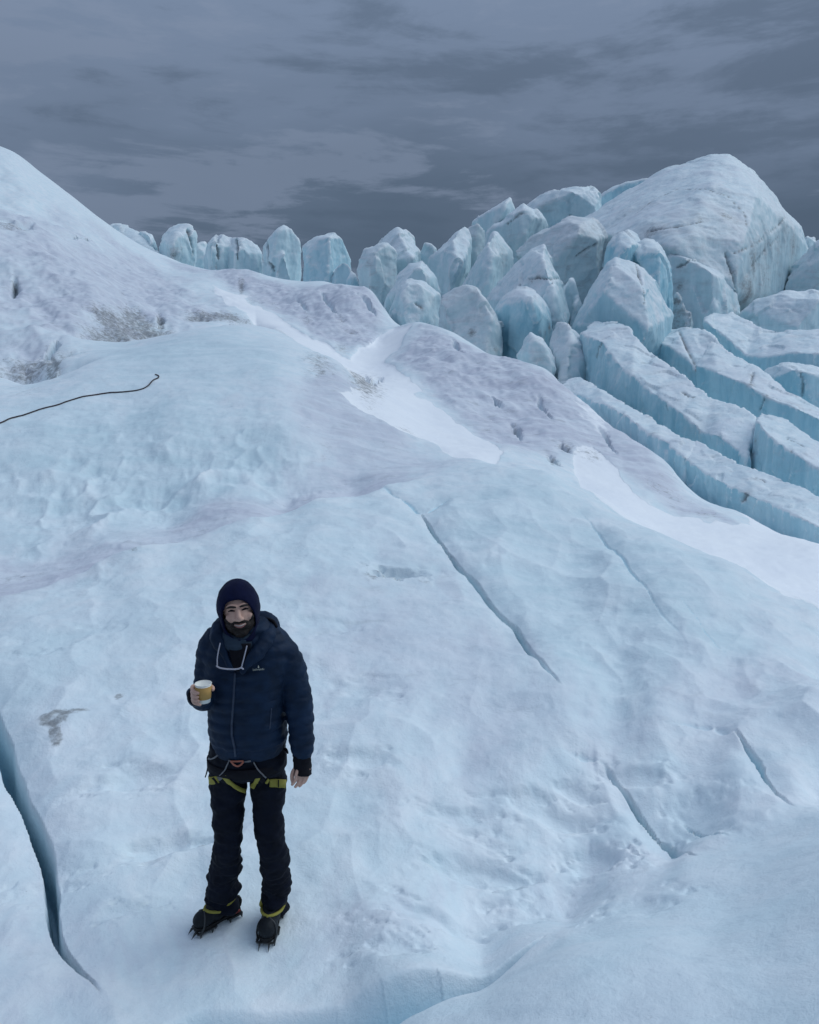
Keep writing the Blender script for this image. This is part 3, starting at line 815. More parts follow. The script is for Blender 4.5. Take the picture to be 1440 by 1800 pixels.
N_SER = 0
FACET = 0.19
def serac(Y, hulls, label, name='serac', cat='ice block', group=None, rough=1.0, cracks=(), dirt=(), base_dirt_shade=0.0, clear=0.0, chop=6, cut=0.15, facet=FACET, vox=1.75, smooth_it=1, flute=0.0):
    global N_SER, CHOP, CUT
    CHOP, CUT = chop, cut
    random.seed(31 + N_SER * 7)
    N_SER += 1
    bm = bmesh.new()
    for hpts in hulls:
        hull_mesh(bm, hpts)
    me = bpy.data.meshes.new(name); bm.to_mesh(me); bm.free()
    o = bpy.data.objects.new(name, me); COL.objects.link(o)
    vs_ = vox * Y / 797.0
    r = o.modifiers.new('r', 'REMESH'); r.mode = 'VOXEL'; r.voxel_size = vs_; r.use_smooth_shade = True
    s = o.modifiers.new('s', 'SMOOTH'); s.factor = 0.5; s.iterations = smooth_it
    dg = bpy.context.evaluated_depsgraph_get()
    m2 = bpy.data.meshes.new_from_object(o.evaluated_get(dg))
    o.modifiers.clear(); o.data = m2; m2.name = name
    bpy.data.meshes.remove(me)
    me = m2
    n = len(me.vertices)
    co = np.empty(n * 3, np.float32); me.vertices.foreach_get('co', co); co = co.reshape(-1, 3).astype(float)
    no = np.empty(n * 3, np.float32); me.vertices.foreach_get('normal', no); no = no.reshape(-1, 3).astype(float)
    k = Y / 45.0
    sd = 100 + N_SER * 13
    cs_ = co * np.array([1, 1, 0.6]); cell = np.floor(cs_ / (1.7 * k)).astype(np.int64); bd = np.full(n, 1e9); lin = np.zeros(n)
    for a in (-1, 0, 1):
        for b in (-1, 0, 1):
            for c in (-1, 0, 1):
                q = cell + np.array([a, b, c])
                h1, h2, h3 = (_h(q[:, 0], q[:, 1], q[:, 2], sd + z_) for z_ in (1, 2, 3))
                cen = (q + 0.1 + 0.8 * np.stack([h1, h2, h3], 1)) * (1.7 * k)
                dd = ((cs_ - cen) ** 2).sum(1); mm = dd < bd
                gv = np.stack([_h(q[:, 0], q[:, 1], q[:, 2], sd + z_) - 0.5 for z_ in (4, 5, 6)], 1)
                lin = np.where(mm, ((cs_ - cen) * gv).sum(1), lin); bd = np.where(mm, dd, bd)
    d = facet * lin / k + 0.04 * fbm3(co, 2.2 * k, 3, sd, 0.5) + 0.035 * fbm3(co, 0.5 * k, 4, sd + 5, 0.6)
    # facets: ice breaks along flat, slightly stepped faces
    st = fbm3(co * np.array([1, 1, 0.45]), 1.1 * k, 2, sd + 9)
    d += 0.085 * (np.round(st * 2.5) / 2.5 * 0.8 + 0.2 * st)
    steep = np.clip(1 - np.abs(no[:, 2]) * 1.3, 0, 1)
    d += (0.035 + flute) * steep * fbm3(co * np.array([1.0, 1.0, 0.22]), 0.42 * k, 3, sd + 15, 0.6)
    co = co + no * (d * k * rough)[:, None]
    me.vertices.foreach_set('co', co.astype(np.float32).ravel()); me.update()
    bv = BVHTree.FromObject(o, bpy.context.evaluated_depsgraph_get()) if (cracks or dirt) else None
    ck = np.zeros(n); dt = np.full(n, base_dirt_shade)
    if dirt:
        for (px, py, rad, amt) in dirt:
            h_ = bv.ray_cast(Vector((0, 0, CAMZ)), Vector(ray(px, py)).normalized())
            if h_[0] is None: continue
            dd = np.linalg.norm(co - np.array(h_[0]), axis=1)
            dt = np.maximum(dt, 0.95 * amt * np.exp(-(dd / (rad / FPX * Y)) ** 2))
    if cracks:
        ck = carve_lines(me, bv, [(c[0], c[1] / FPX * Y, c[2] / FPX * Y) for c in cracks])
    for an, av in (('crack', ck), ('dirt', dt), ('clear', np.full(n, clear))):
        a_ = me.attributes.new(an, 'FLOAT', 'POINT'); a_.data.foreach_set('value', av.astype(np.float32))
    me.materials.clear(); me.materials.append(M_SER)
    smooth(me)
    tag(o, label, cat, group)
    # put the origin at the foot of the block
    mnz = co[:, 2].min(); c0 = Vector((co[:, 0].mean(), co[:, 1].mean(), mnz))
    me.transform(Matrix.Translation(-c0)); o.location = c0
    return o

GB = 'ice blocks in the distant back row'
GC = 'seracs of the broken icefall'
GF = 'long ice fins at the right'

# --- back row, left to right
serac(72, [solid(72, [(186,398),(200,394),(225,397),(242,404),(244,432),(300,470,-2),(200,440,-1)], 4)], 'low white ice shoulder at the far left end of the back row, touching the hill', group=GB)
serac(71, [solid(71, [(243,405),(258,402),(268,410),(278,430),(283,445),(245,440),(262,420,-1)], 3)], 'small stepped ice block right of the low white shoulder in the back row', group=GB)
serac(70, [solid(70, [(282,430),(287,412),(300,401),(318,396),(335,397),(345,410),(347,432),(345,458),(283,455),(303,420,-1.2),(306,450,-1.2)], 2.5)],
      'squarish back row ice block split by one dark crack near its right side', group=GB, cracks=[([(329,400),(334,415),(339,435),(341,452)], 2.2, 5)], dirt=[(305,447,14,1.0)], vox=1.5)
serac(74, [solid(74, [(344,424),(362,422),(366,440),(364,465),(343,465)], 2)], 'tiny low ice block between the split block and the twice cracked block', group=GB)
serac(67, [solid(67, [(358,452),(365,425),(381,410),(390,409),(405,416),(407,475),(360,475),(376,430,-1)], 2.5), solid(67, [(400,415),(430,420),(455,431),(462,442),(463,482),(400,482),(418,440,-.8)], 2.5)],
      'wide back row ice block with two dark upright cracks', group=GB, cracks=[([(383,421),(384,440),(384,458)], 2.2, 5), ([(415,420),(417,438),(419,458)], 2.2, 5)], vox=1.5, flute=.03)
serac(64, [solid(64, [(459,470),(461,432),(470,420),(486,402),(499,396),(514,402),(525,420),(531,450),(531,495),(460,490),(484,420,-.8),(505,440,-.5)], 3),
           solid(62.5, [(485,445),(493,429),(500,440),(512,492),(484,492)], 1.0)],
      'tall rounded back row block with a pale leaning slab against its front', group=GB, cracks=[([(469,420),(471,440),(470,462),(478,468),(484,478)], 2.2, 5)], vox=1.5)
serac(60, [solid(60, [(530,490),(531,433),(545,422),(575,409),(588,408),(601,420),(612,443),(622,465),(624,510),(530,505),(572,425,-1.0),(560,480,-1.2)], 3.2),
           solid(58, [(583,495),(590,470),(602,459),(612,463),(621,482),(625,512),(584,510)], 1.2), solid(57, [(608,505),(618,474),(636,505),(634,514),(609,514)], .8)],
      clear=0.5, label='broad blue back row block with two small ice spikes leaning on its right foot', group=GB, vox=1.5)
serac(57, [solid(57, [(655,440),(667,420),(681,402),(700,398),(721,398),(732,402),(735,420),(738,450),(742,490),(650,520),(716,415,-1.2),(700,470,-1)], 3)],
      'tall flat topped ice block at the right end of the dark sky gap', group=GC)
serac(53, [solid(53, [(625,475),(640,438),(660,430),(681,428),(697,440),(694,460),(702,505),(676,530),(640,525),(665,450,-1.0),(690,470,-.6)], 3)],
      'grey rounded ice lump in front of the tall flat topped block', group=GC, base_dirt_shade=0.35, dirt=[(650,465,16,.6)])
serac(58, [solid(58, [(735,446),(744,424),(757,428),(767,437),(757,452),(752,475),(735,475)], 2)], 'small notched ice block in the gap right of the flat topped block', group=GC)
serac(47, [solid(47, [(676,530),(700,488),(720,467),(743,456),(752,468),(771,490),(776,510),(760,545),(680,560),(735,480,-1.2),(715,520,-1)], 2.2)],
      'pale sloping ice blade behind the rounded block with a dark pinhole', group=GC)
serac(43, [solid(43, [(681,545),(697,511),(713,493),(741,492),(758,503),(773,518),(769,545),(753,568),(727,580),(690,575),(724,502,-1.2),(715,560,-.8),(745,525,-1.0)], 2.2),
           solid(41.5, [(707,573),(714,545),(722,527),(733,560),(729,578)], .7)],
      'rounded ice block with a small dark pinhole above the snow patch', group=GC, cracks=[([(730,533),(736,537),(741,541)], 1.6, 4)], dirt=[(741,541,6,1.0),(760,530,12,.5)])
serac(54, [solid(54, [(752,460),(780,433),(797,408),(818,393),(829,397),(831,425),(817,470),(800,510),(790,520),(770,520),(765,490),(818,405,-1.5),(790,480,-1.2)], 2.0)],
      'tall pale blade of ice leaning right, second peak right of the flat topped block', group=GC)
serac(56, [solid(56, [(824,394),(840,389),(856,399),(858,416),(845,450),(822,505),(800,515),(812,470)], 2.0)],
      'narrow grey slab close behind the tall pale leaning blade', group=GC, base_dirt_shade=0.5)
serac(50, [solid(50, [(805,510),(833,460),(857,427),(867,406),(877,407),(887,424),(900,440),(904,460),(883,485),(857,525),(830,520),(868,415,-1.4),(850,495,-1.6)], 2.6)],
      'sharp ridged ice wedge left of the big cracked central block', group=GC, dirt=[(885,455,18,.5)])
serac(63, [solid(63, [(828,389),(860,373),(880,357),(897,345),(903,350),(908,367),(890,382),(862,410),(835,410),(895,355,-1)], 2.4)],
      'pointed ice peak on the skyline left of the flat skyline block', group=GC)
serac(60, [solid(60, [(855,410),(890,380),(920,359),(940,370),(948,384),(968,396),(950,410),(925,432),(890,440),(925,375,-1.4)], 3)],
      'stepped white ice slab just below the pointed skyline peak', group=GC, dirt=[(895,418,14,.6)], cracks=[([(890,395),(915,375),(930,372)], 1.5, 3)])
serac(68, [solid(68, [(921,360),(943,343),(967,333),(983,335),(1007,328),(1038,326),(1049,334),(1058,364),(1060,395),(967,405),(1030,340,-1.5),(965,360,-1.2)], 4)],
      'broad flat topped ice block on the skyline left of the great dome', group=GC, dirt=[(958,362,16,.6)])
serac(78, [solid(78, [(1050,345),(1093,323),(1140,313),(1148,316),(1130,345),(1100,365),(1055,370)], 4)], clear=0.8, label='bluish ice slope peeping over the skyline beside the great dome', group=GC)
serac(52, [solid(52, [(900,440),(922,422),(960,402),(1000,383),(1040,382),(1058,397),(1068,414),(1061,447),(1050,478),(1028,525),(990,530),(960,470),(930,450),(1005,400,-2.0),(965,432,-2.0),(1045,425,-1.6)], 4)],
      'grey shadowed ice block with a pale slanting roof, left of the twin blue blocks', group=GC, base_dirt_shade=0.5, dirt=[(1030,450,26,.5)], cracks=[([(1010,452),(1035,435),(1060,425)], 1.5, 3)])  # grey laid over the block's colour stands for its shadowed face
serac(43, [solid(43, [(1060,490),(1070,432),(1087,408),(1119,395),(1130,404),(1134,417),(1112,450),(1090,480),(1100,430,-1.2)], 2.2), solid(43, [(1105,440),(1133,418),(1148,420),(1164,431),(1178,460),(1184,488),(1181,522),(1173,545),(1150,545),(1130,470),(1140,440,-1.4),(1160,500,-.8)], 2.4)],
      clear=0.9, label='blue two humped ice block directly behind the front pale block', group=GC)
serac(64, [solid(64, [(1020,385),(1087,353),(1140,318),(1167,296),(1220,281),(1250,272),(1281,272),(1310,288),(1338,308),(1350,335),(1383,371),(1407,398),(1423,442),(1421,470),(1380,530),(1297,560),(1040,470),(1060,410,-4),(1140,390,-6),(1250,330,-5),(1330,345,-5),(1300,450,-7.5),(1200,440,-8),(1100,420,-6),(1385,395,-3),(1290,520,-5)], 9)],
      'the great rounded ice dome, largest and highest block on the right skyline', name='ice_dome', chop=2, cut=0.03, facet=0.08, rough=0.75, vox=1.8,
      cracks=[([(1135,407),(1165,402),(1195,398),(1240,388)], 1.2, 2), ([(1100,390),(1150,350),(1190,333),(1240,332),(1280,345),(1310,375),(1314,405)], 1.0, 1.0), ([(1275,440),(1283,465),(1291,490),(1298,520)], 1.8, 5), ([(1285,448),(1330,428),(1370,395),(1385,375)], 1.1, 2), ([(1320,470),(1345,440),(1375,410)], 1.0, 2)],
      dirt=[(1145,407,22,.9),(1230,385,14,.8),(1278,380,22,.9),(1260,370,26,.6),(1325,460,34,.95),(1345,425,30,.75),(1380,400,26,.8),(1400,430,20,.7),(1310,500,26,.9),(1350,480,40,.6),(1230,420,60,.45),(1290,400,50,.4),(1290,480,14,.9),(1110,370,40,.35),(1345,475,60,.75),(1395,430,40,.8),(1318,515,36,1.0),(1370,440,40,.7)])
serac(80, [solid(80, [(1412,418),(1418,412),(1430,413),(1438,422),(1440,450),(1414,450)], 3)], 'tiny white knob of ice on the skyline at the far right edge', group=GC)
serac(56, [solid(56, [(1376,520),(1383,474),(1393,458),(1423,438),(1450,415),(1520,400),(1560,470),(1540,530),(1420,535),(1430,460,-1.5)], 5)],
      'pale ice mass at the right edge below the tiny skyline knob', group=GC, dirt=[(1430,490,40,.4)])
serac(47, [solid(47, [(1165,480),(1173,448),(1180,442),(1200,447),(1227,456),(1254,470),(1284,490),(1294,518),(1299,556),(1250,570),(1190,560),(1235,480,-1.6),(1250,530,-1.6)], 3.4)],
      'smooth rounded ice block at the foot of the great dome', group=GC, dirt=[(1195,470,14,.8),(1195,505,16,.9),(1225,470,14,.5),(1290,545,12,.8),(1237,500,16,.4)], cracks=[([(1190,470),(1205,463),(1215,455)], 1.6, 4)])
serac(44, [solid(44, [(1174,560),(1182,522),(1190,506),(1199,520),(1208,540),(1202,590),(1176,590)], 1.2), solid(43.5, [(1194,590),(1202,556),(1210,540),(1216,543),(1220,575),(1218,592)], 1.0)],
      'narrow dirty ice splinter wedged beside the rounded block under the dome', group=GC, base_dirt_shade=0.7, dirt=[(1190,530,14,1.1)])
serac(43, [solid(43, [(988,500),(998,490),(1007,482),(1013,500),(1011,522),(1021,535),(1008,570),(990,565)], 1.0), solid(42.5, [(1003,560),(1011,530),(1016,520),(1022,538),(1016,565)], .7)],
      'slender ice splinter standing in the dark gap left of the front pale block', group=GC)
serac(42, [solid(42, [(852,530),(883,490),(910,457),(933,438),(958,429),(970,453),(985,490),(1001,550),(1001,590),(985,610),(860,600),(955,455,-1.0),(975,520,-2.0),(985,570,-1.8)], 2.6)],
      chop=3, cut=0.08, label='big central ice block with a horizontal dark crack across its face', group=GC, dirt=[(945,487,10,1.0),(935,495,10,.8)], cracks=[([(930,490),(945,488),(965,490),(986,489)], 1.7, 4)])
serac(37.5, [solid(37.5, [(866,548),(883,520),(907,505),(923,504),(937,513),(950,517),(967,541),(973,568),(962,595),(945,600),(915,612),(900,630),(884,625),(868,590),(932,520,-1.1),(944,560,-1.4),(935,600,-1.2)], 2.2)],
      clear=0.9, label='blue rounded ice block with a smooth sheer left face, in front of the central block', group=GC, dirt=[(966,575,12,1.0),(958,590,10,.8)], smooth_it=5, rough=.7)
serac(36, [solid(36, [(768,565),(773,521),(800,504),(820,502),(840,508),(857,527),(873,553),(884,577),(886,602),(880,628),(867,634),(845,640),(790,610),(830,530,-1.2),(850,570,-1.4),(850,610,-1.0)], 3)],
      'rounded block streaked with grey dirt between the pinhole block and the blue block', group=GC, base_dirt_shade=0.4, dirt=[(828,585,14,1.0),(855,600,22,.7),(872,615,14,.9),(845,545,24,.4)])
serac(33, [solid(33, [(910,625),(923,594),(932,581),(953,593),(970,611),(981,638),(983,690),(965,692),(940,660),(915,640),(945,610,-.6),(962,650,-.6)], 1.2)],
      'small white wedge of ice in front of the blue rounded block', group=GC, dirt=[(950,632,14,.6),(975,670,12,.9),(940,620,10,.4)])
serac(34, [solid(34, [(965,610),(968,590),(978,560),(1000,577),(1013,580),(1031,604),(1048,634),(1053,680),(1033,690),(985,690),(1010,600,-.7),(1000,640,-.9),(1035,650,-.4)], 1.6)],
      'ragged ice block with a broken right edge beside the small white wedge', group=GC, base_dirt_shade=.3, dirt=[(1040,650,14,.8),(1020,610,12,.6),(1000,625,18,.4)], flute=.085)
serac(38, [solid(38, [(1000,580),(1027,538),(1050,498),(1067,461),(1083,451),(1113,460),(1133,470),(1150,501),(1163,528),(1183,554),(1174,580),(1152,630),(1010,640),(1080,470,-1.0),(1065,560,-2.0),(1080,568,-2.4),(1115,566,-2.2),(1145,575,-1.6),(1130,500,-1.0)], 3)],
      clear=0.45, label='tall pale front block with sloping top and short dark crack, above the fins', group=GC, cracks=[([(1118,464),(1124,485),(1131,505)], 1.8, 5), ([(1131,505),(1134,525),(1133,535)], 1.2, 2)], rough=.8)

# --- long fins: cross sections strung along each fin
def fin_sections(secs, back=1.0, sink=1.5):
    """secs: per station (upper edge, front top edge, wall foot, Y) -> one convex piece between neighbouring stations"""
    st = []
    for up_, ft, fo, Y in secs:
        a = V(*ft, Y); b = V(*fo, Y + 0.05); u = V(*up_, Y + back)
        b2 = b + Vector((0, 0, -sink)); u2 = Vector((u.x, u.y + 0.3, b.z - sink))
        st.append([a, b, u, b2, u2])
    return [st[i] + st[i + 1] for i in range(len(st) - 1)]
def fin(secs, label, back=1.0, sink=1.5, **kw):
    kw.setdefault('chop', 0); kw.setdefault('rough', .75); kw.setdefault('clear', .6)
    Ym = sum(s[3] for s in secs) / len(secs)
    return serac(Ym, fin_sections(secs, back, sink), label, name='ice_fin', cat='ice fin', group=GF, **kw)
fin([((1045,563),(1020,585),(1032,640),33.5),((1100,567),(1058,600),(1052,668),31.5),((1118,589),(1088,640),(1075,690),30),((1150,626),(1110,658),(1100,712),29),((1185,646),(1152,693),(1152,736),27.5),((1212,665),(1191,720),(1191,760),26.3),((1254,700),(1236,757),(1232,775),25),
     ((1300,711),(1262,765),(1270,790),24.2),((1328,730),(1300,792),(1304,818),23.4),((1336,752),(1312,800),(1316,818),23)],
    'longest ice fin, running from the front pale block down to the dark notch', back=2.0, cracks=[([(1060,600),(1052,612),(1047,640)], 1.5, 3), ([(1198,688),(1212,697),(1226,698)], 1.6, 4), ([(1172,712),(1174,722)], 1.5, 4)], dirt=[(1205,692,8,.9),(1218,755,26,.4)], flute=.085)
fin([((1338,724),(1330,738),(1318,812),23.5),((1386,738),(1352,765),(1345,828),22.6),((1412,757),(1385,790),(1378,842),21.8),((1440,775),(1412,806),(1405,858),21.2),((1500,815),(1460,838),(1455,880),20.4)],
    'end piece of the longest fin, right of the dark notch', back=1.6, cracks=[([(1391,790),(1392,798)], 1.5, 3), ([(1385,772),(1405,780),(1425,790)], 1.2, 2.5)], dirt=[(1328,775,12,.9),(1322,800,10,.9)], flute=.085)
fin([((1178,583),(1158,600),(1153,630),36),((1205,575),(1180,610),(1172,652),35),((1232,575),(1205,628),(1205,672),34),((1256,592),(1225,650),(1230,700),33),((1292,622),(1245,672),(1262,715),31.8)],
    'blunt ice fin with a long lengthwise crack, right of the front pale block', back=2.4, cracks=[([(1191,577),(1203,600),(1213,622),(1222,640),(1236,660),(1250,680),(1262,700)], 1.7, 5)], dirt=[(1225,650,8,1.0),(1250,685,8,.9)])
fin([((1250,600),(1222,641),(1240,680),32.2),((1300,628),(1262,655),(1268,712),31),((1345,655),(1312,675),(1320,722),29.8),((1385,688),(1345,697),(1350,735),28.6),((1440,716),(1400,716),(1400,755),27.5),((1520,760),(1450,740),(1450,790),26.3)],
    'pale slab fin with dark crumbs on its edge, right of the lengthwise crack', back=1.6, cracks=[([(1325,655),(1322,665),(1320,675)], 1.7, 5), ([(1345,697),(1338,715),(1333,725)], 2, 4), ([(1340,690),(1375,705),(1410,715)], 1.2, 3)], dirt=[(1323,660,9,1.0),(1320,676,8,1.0),(1345,700,10,.7),(1395,708,14,.5)])
fin([((1005,663),(985,678),(990,698),29.5),((1022,662),(1010,690),(1012,705),28.8),((1050,677),(1034,702),(1034,722),27.8),((1082,698),(1067,712),(1068,745),26.5),((1115,717),(1100,729),(1113,783),25),((1150,738),(1135,759),(1150,815),23.6),((1191,763),(1170,775),(1176,836),22.4),((1231,775),(1205,806),(1214,840),21.2)],
    'low front fin, its upper part down to the small overhanging step', back=1.2, flute=.09, dirt=[(1148,762,7,.8),(1142,732,6,.8)])
fin([((1225,773),(1205,806),(1212,838),21.3),((1268,797),(1245,834),(1254,862),20),((1306,817),(1286,856),(1296,890),18.8),((1368,838),(1330,875),(1335,916),17.8),((1405,853),(1370,892),(1385,937),17),((1440,871),(1405,908),(1420,944),16.4),((1520,905),(1480,945),(1500,965),15.6)],
    'low front fin, its lower part running out of the right edge', back=1.3, flute=.09, cracks=[([(1316,868),(1309,875),(1302,884)], 3, 5), ([(1325,838),(1340,843),(1350,850)], 1.3, 3)], dirt=[(1312,870,10,1.0),(1330,842,10,.7)])
# --- broad slabs at the right
serac(46, [solid(46, [(1290,575),(1300,552),(1322,533),(1373,515),(1440,514),(1540,520),(1560,600),(1440,600),(1310,590),(1400,535,-1.5),(1340,560,-2)], 6)], 'low broad ice slab below the pale mass at the right edge', group=GC, dirt=[(1400,560,40,.3)])
fin([((1254,547),(1238,562),(1242,590),40),((1296,553),(1275,590),(1290,616),38.5),((1330,570),(1312,625),(1322,638),37),((1365,581),(1345,628),(1352,643),36),((1440,577),(1400,618),(1410,650),35),((1540,575),(1500,628),(1510,665),34)],
    'wide smooth ice fin with a shaded blue underside, below the broad slab', back=3.0, dirt=[(1400,592,14,.5)], rough=.7)
serac(33, [solid(33, [(1335,650),(1343,643),(1362,642),(1388,637),(1412,650),(1440,652),(1540,660),(1560,740),(1440,730),(1410,722),(1385,712),(1390,655,-.8),(1420,690,-1)], 2.5)],
      clear=0.7, label='bluish ice block at the right edge between two fins', group=GC, cracks=[([(1408,652),(1412,675),(1410,705)], 1.6, 4)])
# ------------------------------------------------------------------ the person
def simple(name, col, rough=0.7, spec=0.3, bump=0.0, bscale=300.0, var=0.0, metal=0.0, sheen=0.0):
    m = bpy.data.materials.new(name); m.use_nodes = True
    t = m.node_tree; b = t.nodes['Principled BSDF']
    b.inputs['Base Color'].default_value = (*col, 1)
    b.inputs['Roughness'].default_value = rough
    b.inputs['Specular IOR Level'].default_value = spec
    b.inputs['Metallic'].default_value = metal
    if sheen: b.inputs['Sheen Weight'].default_value = sheen
    co_ = nd(t, 'ShaderNodeTexCoord')
    if var:
        n_ = nd(t, 'ShaderNodeTexNoise'); n_.inputs['Scale'].default_value = 14; n_.inputs['Detail'].default_value = 5
        t.links.new(co_.outputs['Object'], n_.inputs[0])
        t.links.new(mixc(t, sstep(t, n_.outputs[0], 0.3, 0.7), tuple(c * (1 - var) for c in col), tuple(min(1, c * (1 + var)) for c in col)), b.inputs['Base Color'])
    if bump:
        n_ = nd(t, 'ShaderNodeTexNoise'); n_.inputs['Scale'].default_value = bscale; n_.inputs['Detail'].default_value = 3
        t.links.new(co_.outputs['Object'], n_.inputs[0])
        bp = nd(t, 'ShaderNodeBump'); bp.inputs['Strength'].default_value = bump; bp.inputs['Distance'].default_value = 0.004
        t.links.new(n_.outputs[0], bp.inputs['Height']); t.links.new(bp.outputs[0], b.inputs['Normal'])
    return m
M_JACK = simple('navy_nylon', (0.0060, 0.0180, 0.044), 0.65, 0.18, 0.25, 90, 0.25)
M_TROU = simple('black_softshell', (0.0030, 0.0046, 0.0115), 0.8, 0.16, 0.3, 260, 0.3)
M_HAT = simple('navy_fleece', (0.0042, 0.0065, 0.030), 0.9, 0.10, 0.35, 420, 0.2, sheen=0.04)
M_GAIT = simple('slate_fleece', (0.026, 0.042, 0.064), 0.9, 0.15, 0.3, 300, 0.2)
M_BLACK = simple('black_knit', (0.005, 0.005, 0.009), 0.85, 0.2, 0.3, 300)
M_SKIN = simple('skin', (0.56, 0.350, 0.275), 0.55, 0.3, 0.10, 180, 0.05)
M_HAIR = simple('dark_hair', (0.022, 0.0155, 0.014), 0.65, 0.3, 0.6, 500, 0.3)
M_LIP = simple('lip', (0.30, 0.12, 0.11), 0.45, 0.4)
M_TEETH = simple('teeth', (0.46, 0.40, 0.36), 0.35, 0.5)
M_YEL = simple('yellow_webbing', (0.30, 0.265, 0.055), 0.75, 0.2, 0.3, 600, 0.15)
M_GREYW = simple('grey_webbing', (0.16, 0.16, 0.17), 0.75, 0.2, 0.2, 600)
M_ORNG = simple('red_anodised', (0.33, 0.10, 0.06), 0.4, 0.5)
M_BOOT = simple('black_leather', (0.006, 0.0085, 0.012), 0.6, 0.22, 0.4, 120, 0.3)
M_RUB = simple('black_rubber', (0.008, 0.008, 0.009), 0.75, 0.3)
M_STEEL = simple('dark_steel', (0.045, 0.047, 0.05), 0.45, 0.5, metal=0.6)
M_ZIP = simple('zip_tape', (0.035, 0.05, 0.085), 0.6, 0.3)
M_PALE = simple('pale_frame', (0.42, 0.41, 0.47), 0.4, 0.5)
M_LOGO = simple('pale_print', (0.45, 0.46, 0.40), 0.6, 0.3)
M_CUP = simple('white_card', (0.80, 0.79, 0.74), 0.6, 0.35)
M_KRAFT = simple('kraft_card', (0.44, 0.26, 0.085), 0.75, 0.2, 0.2, 200, 0.1)
M_RED = simple('red_plastic', (0.20, 0.025, 0.022), 0.5, 0.4)

def frame_dirs(pts):
    d = [(pts[min(i + 1, len(pts) - 1)] - pts[max(i - 1, 0)]).normalized() for i in range(len(pts))]
    a = Vector((0, 0, 1)) if abs(d[0].z) < 0.9 else Vector((0, 1, 0))
    u = (a - d[0] * a.dot(d[0])).normalized()
    out = []
    for t in d:
        u = (u - t * u.dot(t)).normalized()
        out.append((u, t.cross(u)))
    return out
def spline(ctrl, step):                # ctrl: (Vector, radius ...) -> resampled Catmull-Rom
    P_ = [np.array([*c[0], *c[1:]], float) for c in ctrl]
    P_ = [2 * P_[0] - P_[1]] + P_ + [2 * P_[-1] - P_[-2]]
    out = []
    for i in range(1, len(P_) - 2):
        L = np.linalg.norm(P_[i + 1][:3] - P_[i][:3]); k = max(2, int(L / step))
        for s in range(k):
            t = s / k
            out.append(0.5 * ((2 * P_[i]) + (-P_[i - 1] + P_[i + 1]) * t + (2 * P_[i - 1] - 5 * P_[i] + 4 * P_[i + 1] - P_[i + 2]) * t * t + (-P_[i - 1] + 3 * P_[i] - 3 * P_[i + 1] + P_[i + 2]) * t ** 3))
    out.append(P_[-2])
    return out
def loft(bm, rings, cap=True):
    vs_ = [[bm.verts.new(p) for p in r] for r in rings]
    n_ = len(rings[0])
    for a, b in zip(vs_[:-1], vs_[1:]):
        for i in range(n_):
            bm.faces.new((a[i], a[(i + 1) % n_], b[(i + 1) % n_], b[i]))
    if cap:
        bm.faces.new(list(reversed(vs_[0]))); bm.faces.new(vs_[-1])
def tube(bm, ctrl, step=0.01, seg=18, puff=None, rnd=True):
    s = spline(ctrl, step)
    pts = [Vector(q[:3]) for q in s]; fr = frame_dirs(pts)
    L = 0; rings = []
    for i, (p, (u, v)) in enumerate(zip(pts, fr)):
        if i: L += (p - pts[i - 1]).length
        r = s[i][3] + (puff(L) if puff else 0)
        rings.append([p + (u * math.cos(a) + v * math.sin(a)) * r for a in (2 * math.pi * k / seg for k in range(seg))])
    if rnd:                            # rounded ends
        def end(p, t, r, fr_):
            o = []
            for f in (0.5, 0.87):
                o.append([p + t * r * f + (fr_[0] * math.cos(a) + fr_[1] * math.sin(a)) * r * math.sqrt(1 - f * f) for a in (2 * math.pi * k / seg for k in range(seg))])
            return o
        e0 = end(pts[0], (pts[0] - pts[1]).normalized(), s[0][3], fr[0]); e1 = end(pts[-1], (pts[-1] - pts[-2]).normalized(), s[-1][3], fr[-1])
        rings = list(reversed(e0)) + rings + e1
    loft(bm, rings)
def ellipsoid(bm, c, r, M=None, seg=20):
    mt = Matrix.Translation(c) @ (M or Matrix.Identity(4)) @ Matrix.Diagonal((*r, 1))
    bmesh.ops.create_uvsphere(bm, u_segments=seg, v_segments=seg // 2 + 2, radius=1, matrix=mt)
def done(bm, name, mat=None, parent=None, fuse=0.0, it=2, subsurf=0):
    bmesh.ops.recalc_face_normals(bm, faces=bm.faces)
    me = bpy.data.meshes.new(name); bm.to_mesh(me); bm.free()
    o = bpy.data.objects.new(name, me); COL.objects.link(o)
    if fuse:
        r = o.modifiers.new('r', 'REMESH'); r.mode = 'VOXEL'; r.voxel_size = fuse
        if it:
            s = o.modifiers.new('s', 'SMOOTH'); s.factor = 0.5; s.iterations = it
        m2 = bpy.data.meshes.new_from_object(o.evaluated_get(bpy.context.evaluated_depsgraph_get()))
        o.modifiers.clear(); o.data = m2; bpy.data.meshes.remove(me); m2.name = name; me = m2
    smooth(me)
    me.materials.clear()
    if mat: me.materials.append(mat)
    if parent is not None: o.parent = parent
    return o
def displace(o, fn):
    me = o.data; n_ = len(me.vertices)
    co = np.empty(n_ * 3, np.float32); me.vertices.foreach_get('co', co); co = co.reshape(-1, 3).astype(float)
    no = np.empty(n_ * 3, np.float32); me.vertices.foreach_get('normal', no); no = no.reshape(-1, 3).astype(float)
    co = co + no * fn(co, no)[:, None]
    me.vertices.foreach_set('co', co.astype(np.float32).ravel()); me.update()
EYE = Vector((0, 0, CAMZ))
def bvh(o):
    return BVHTree.FromPolygons([v.co[:] for v in o.data.vertices], [p.vertices[:] for p in o.data.polygons])
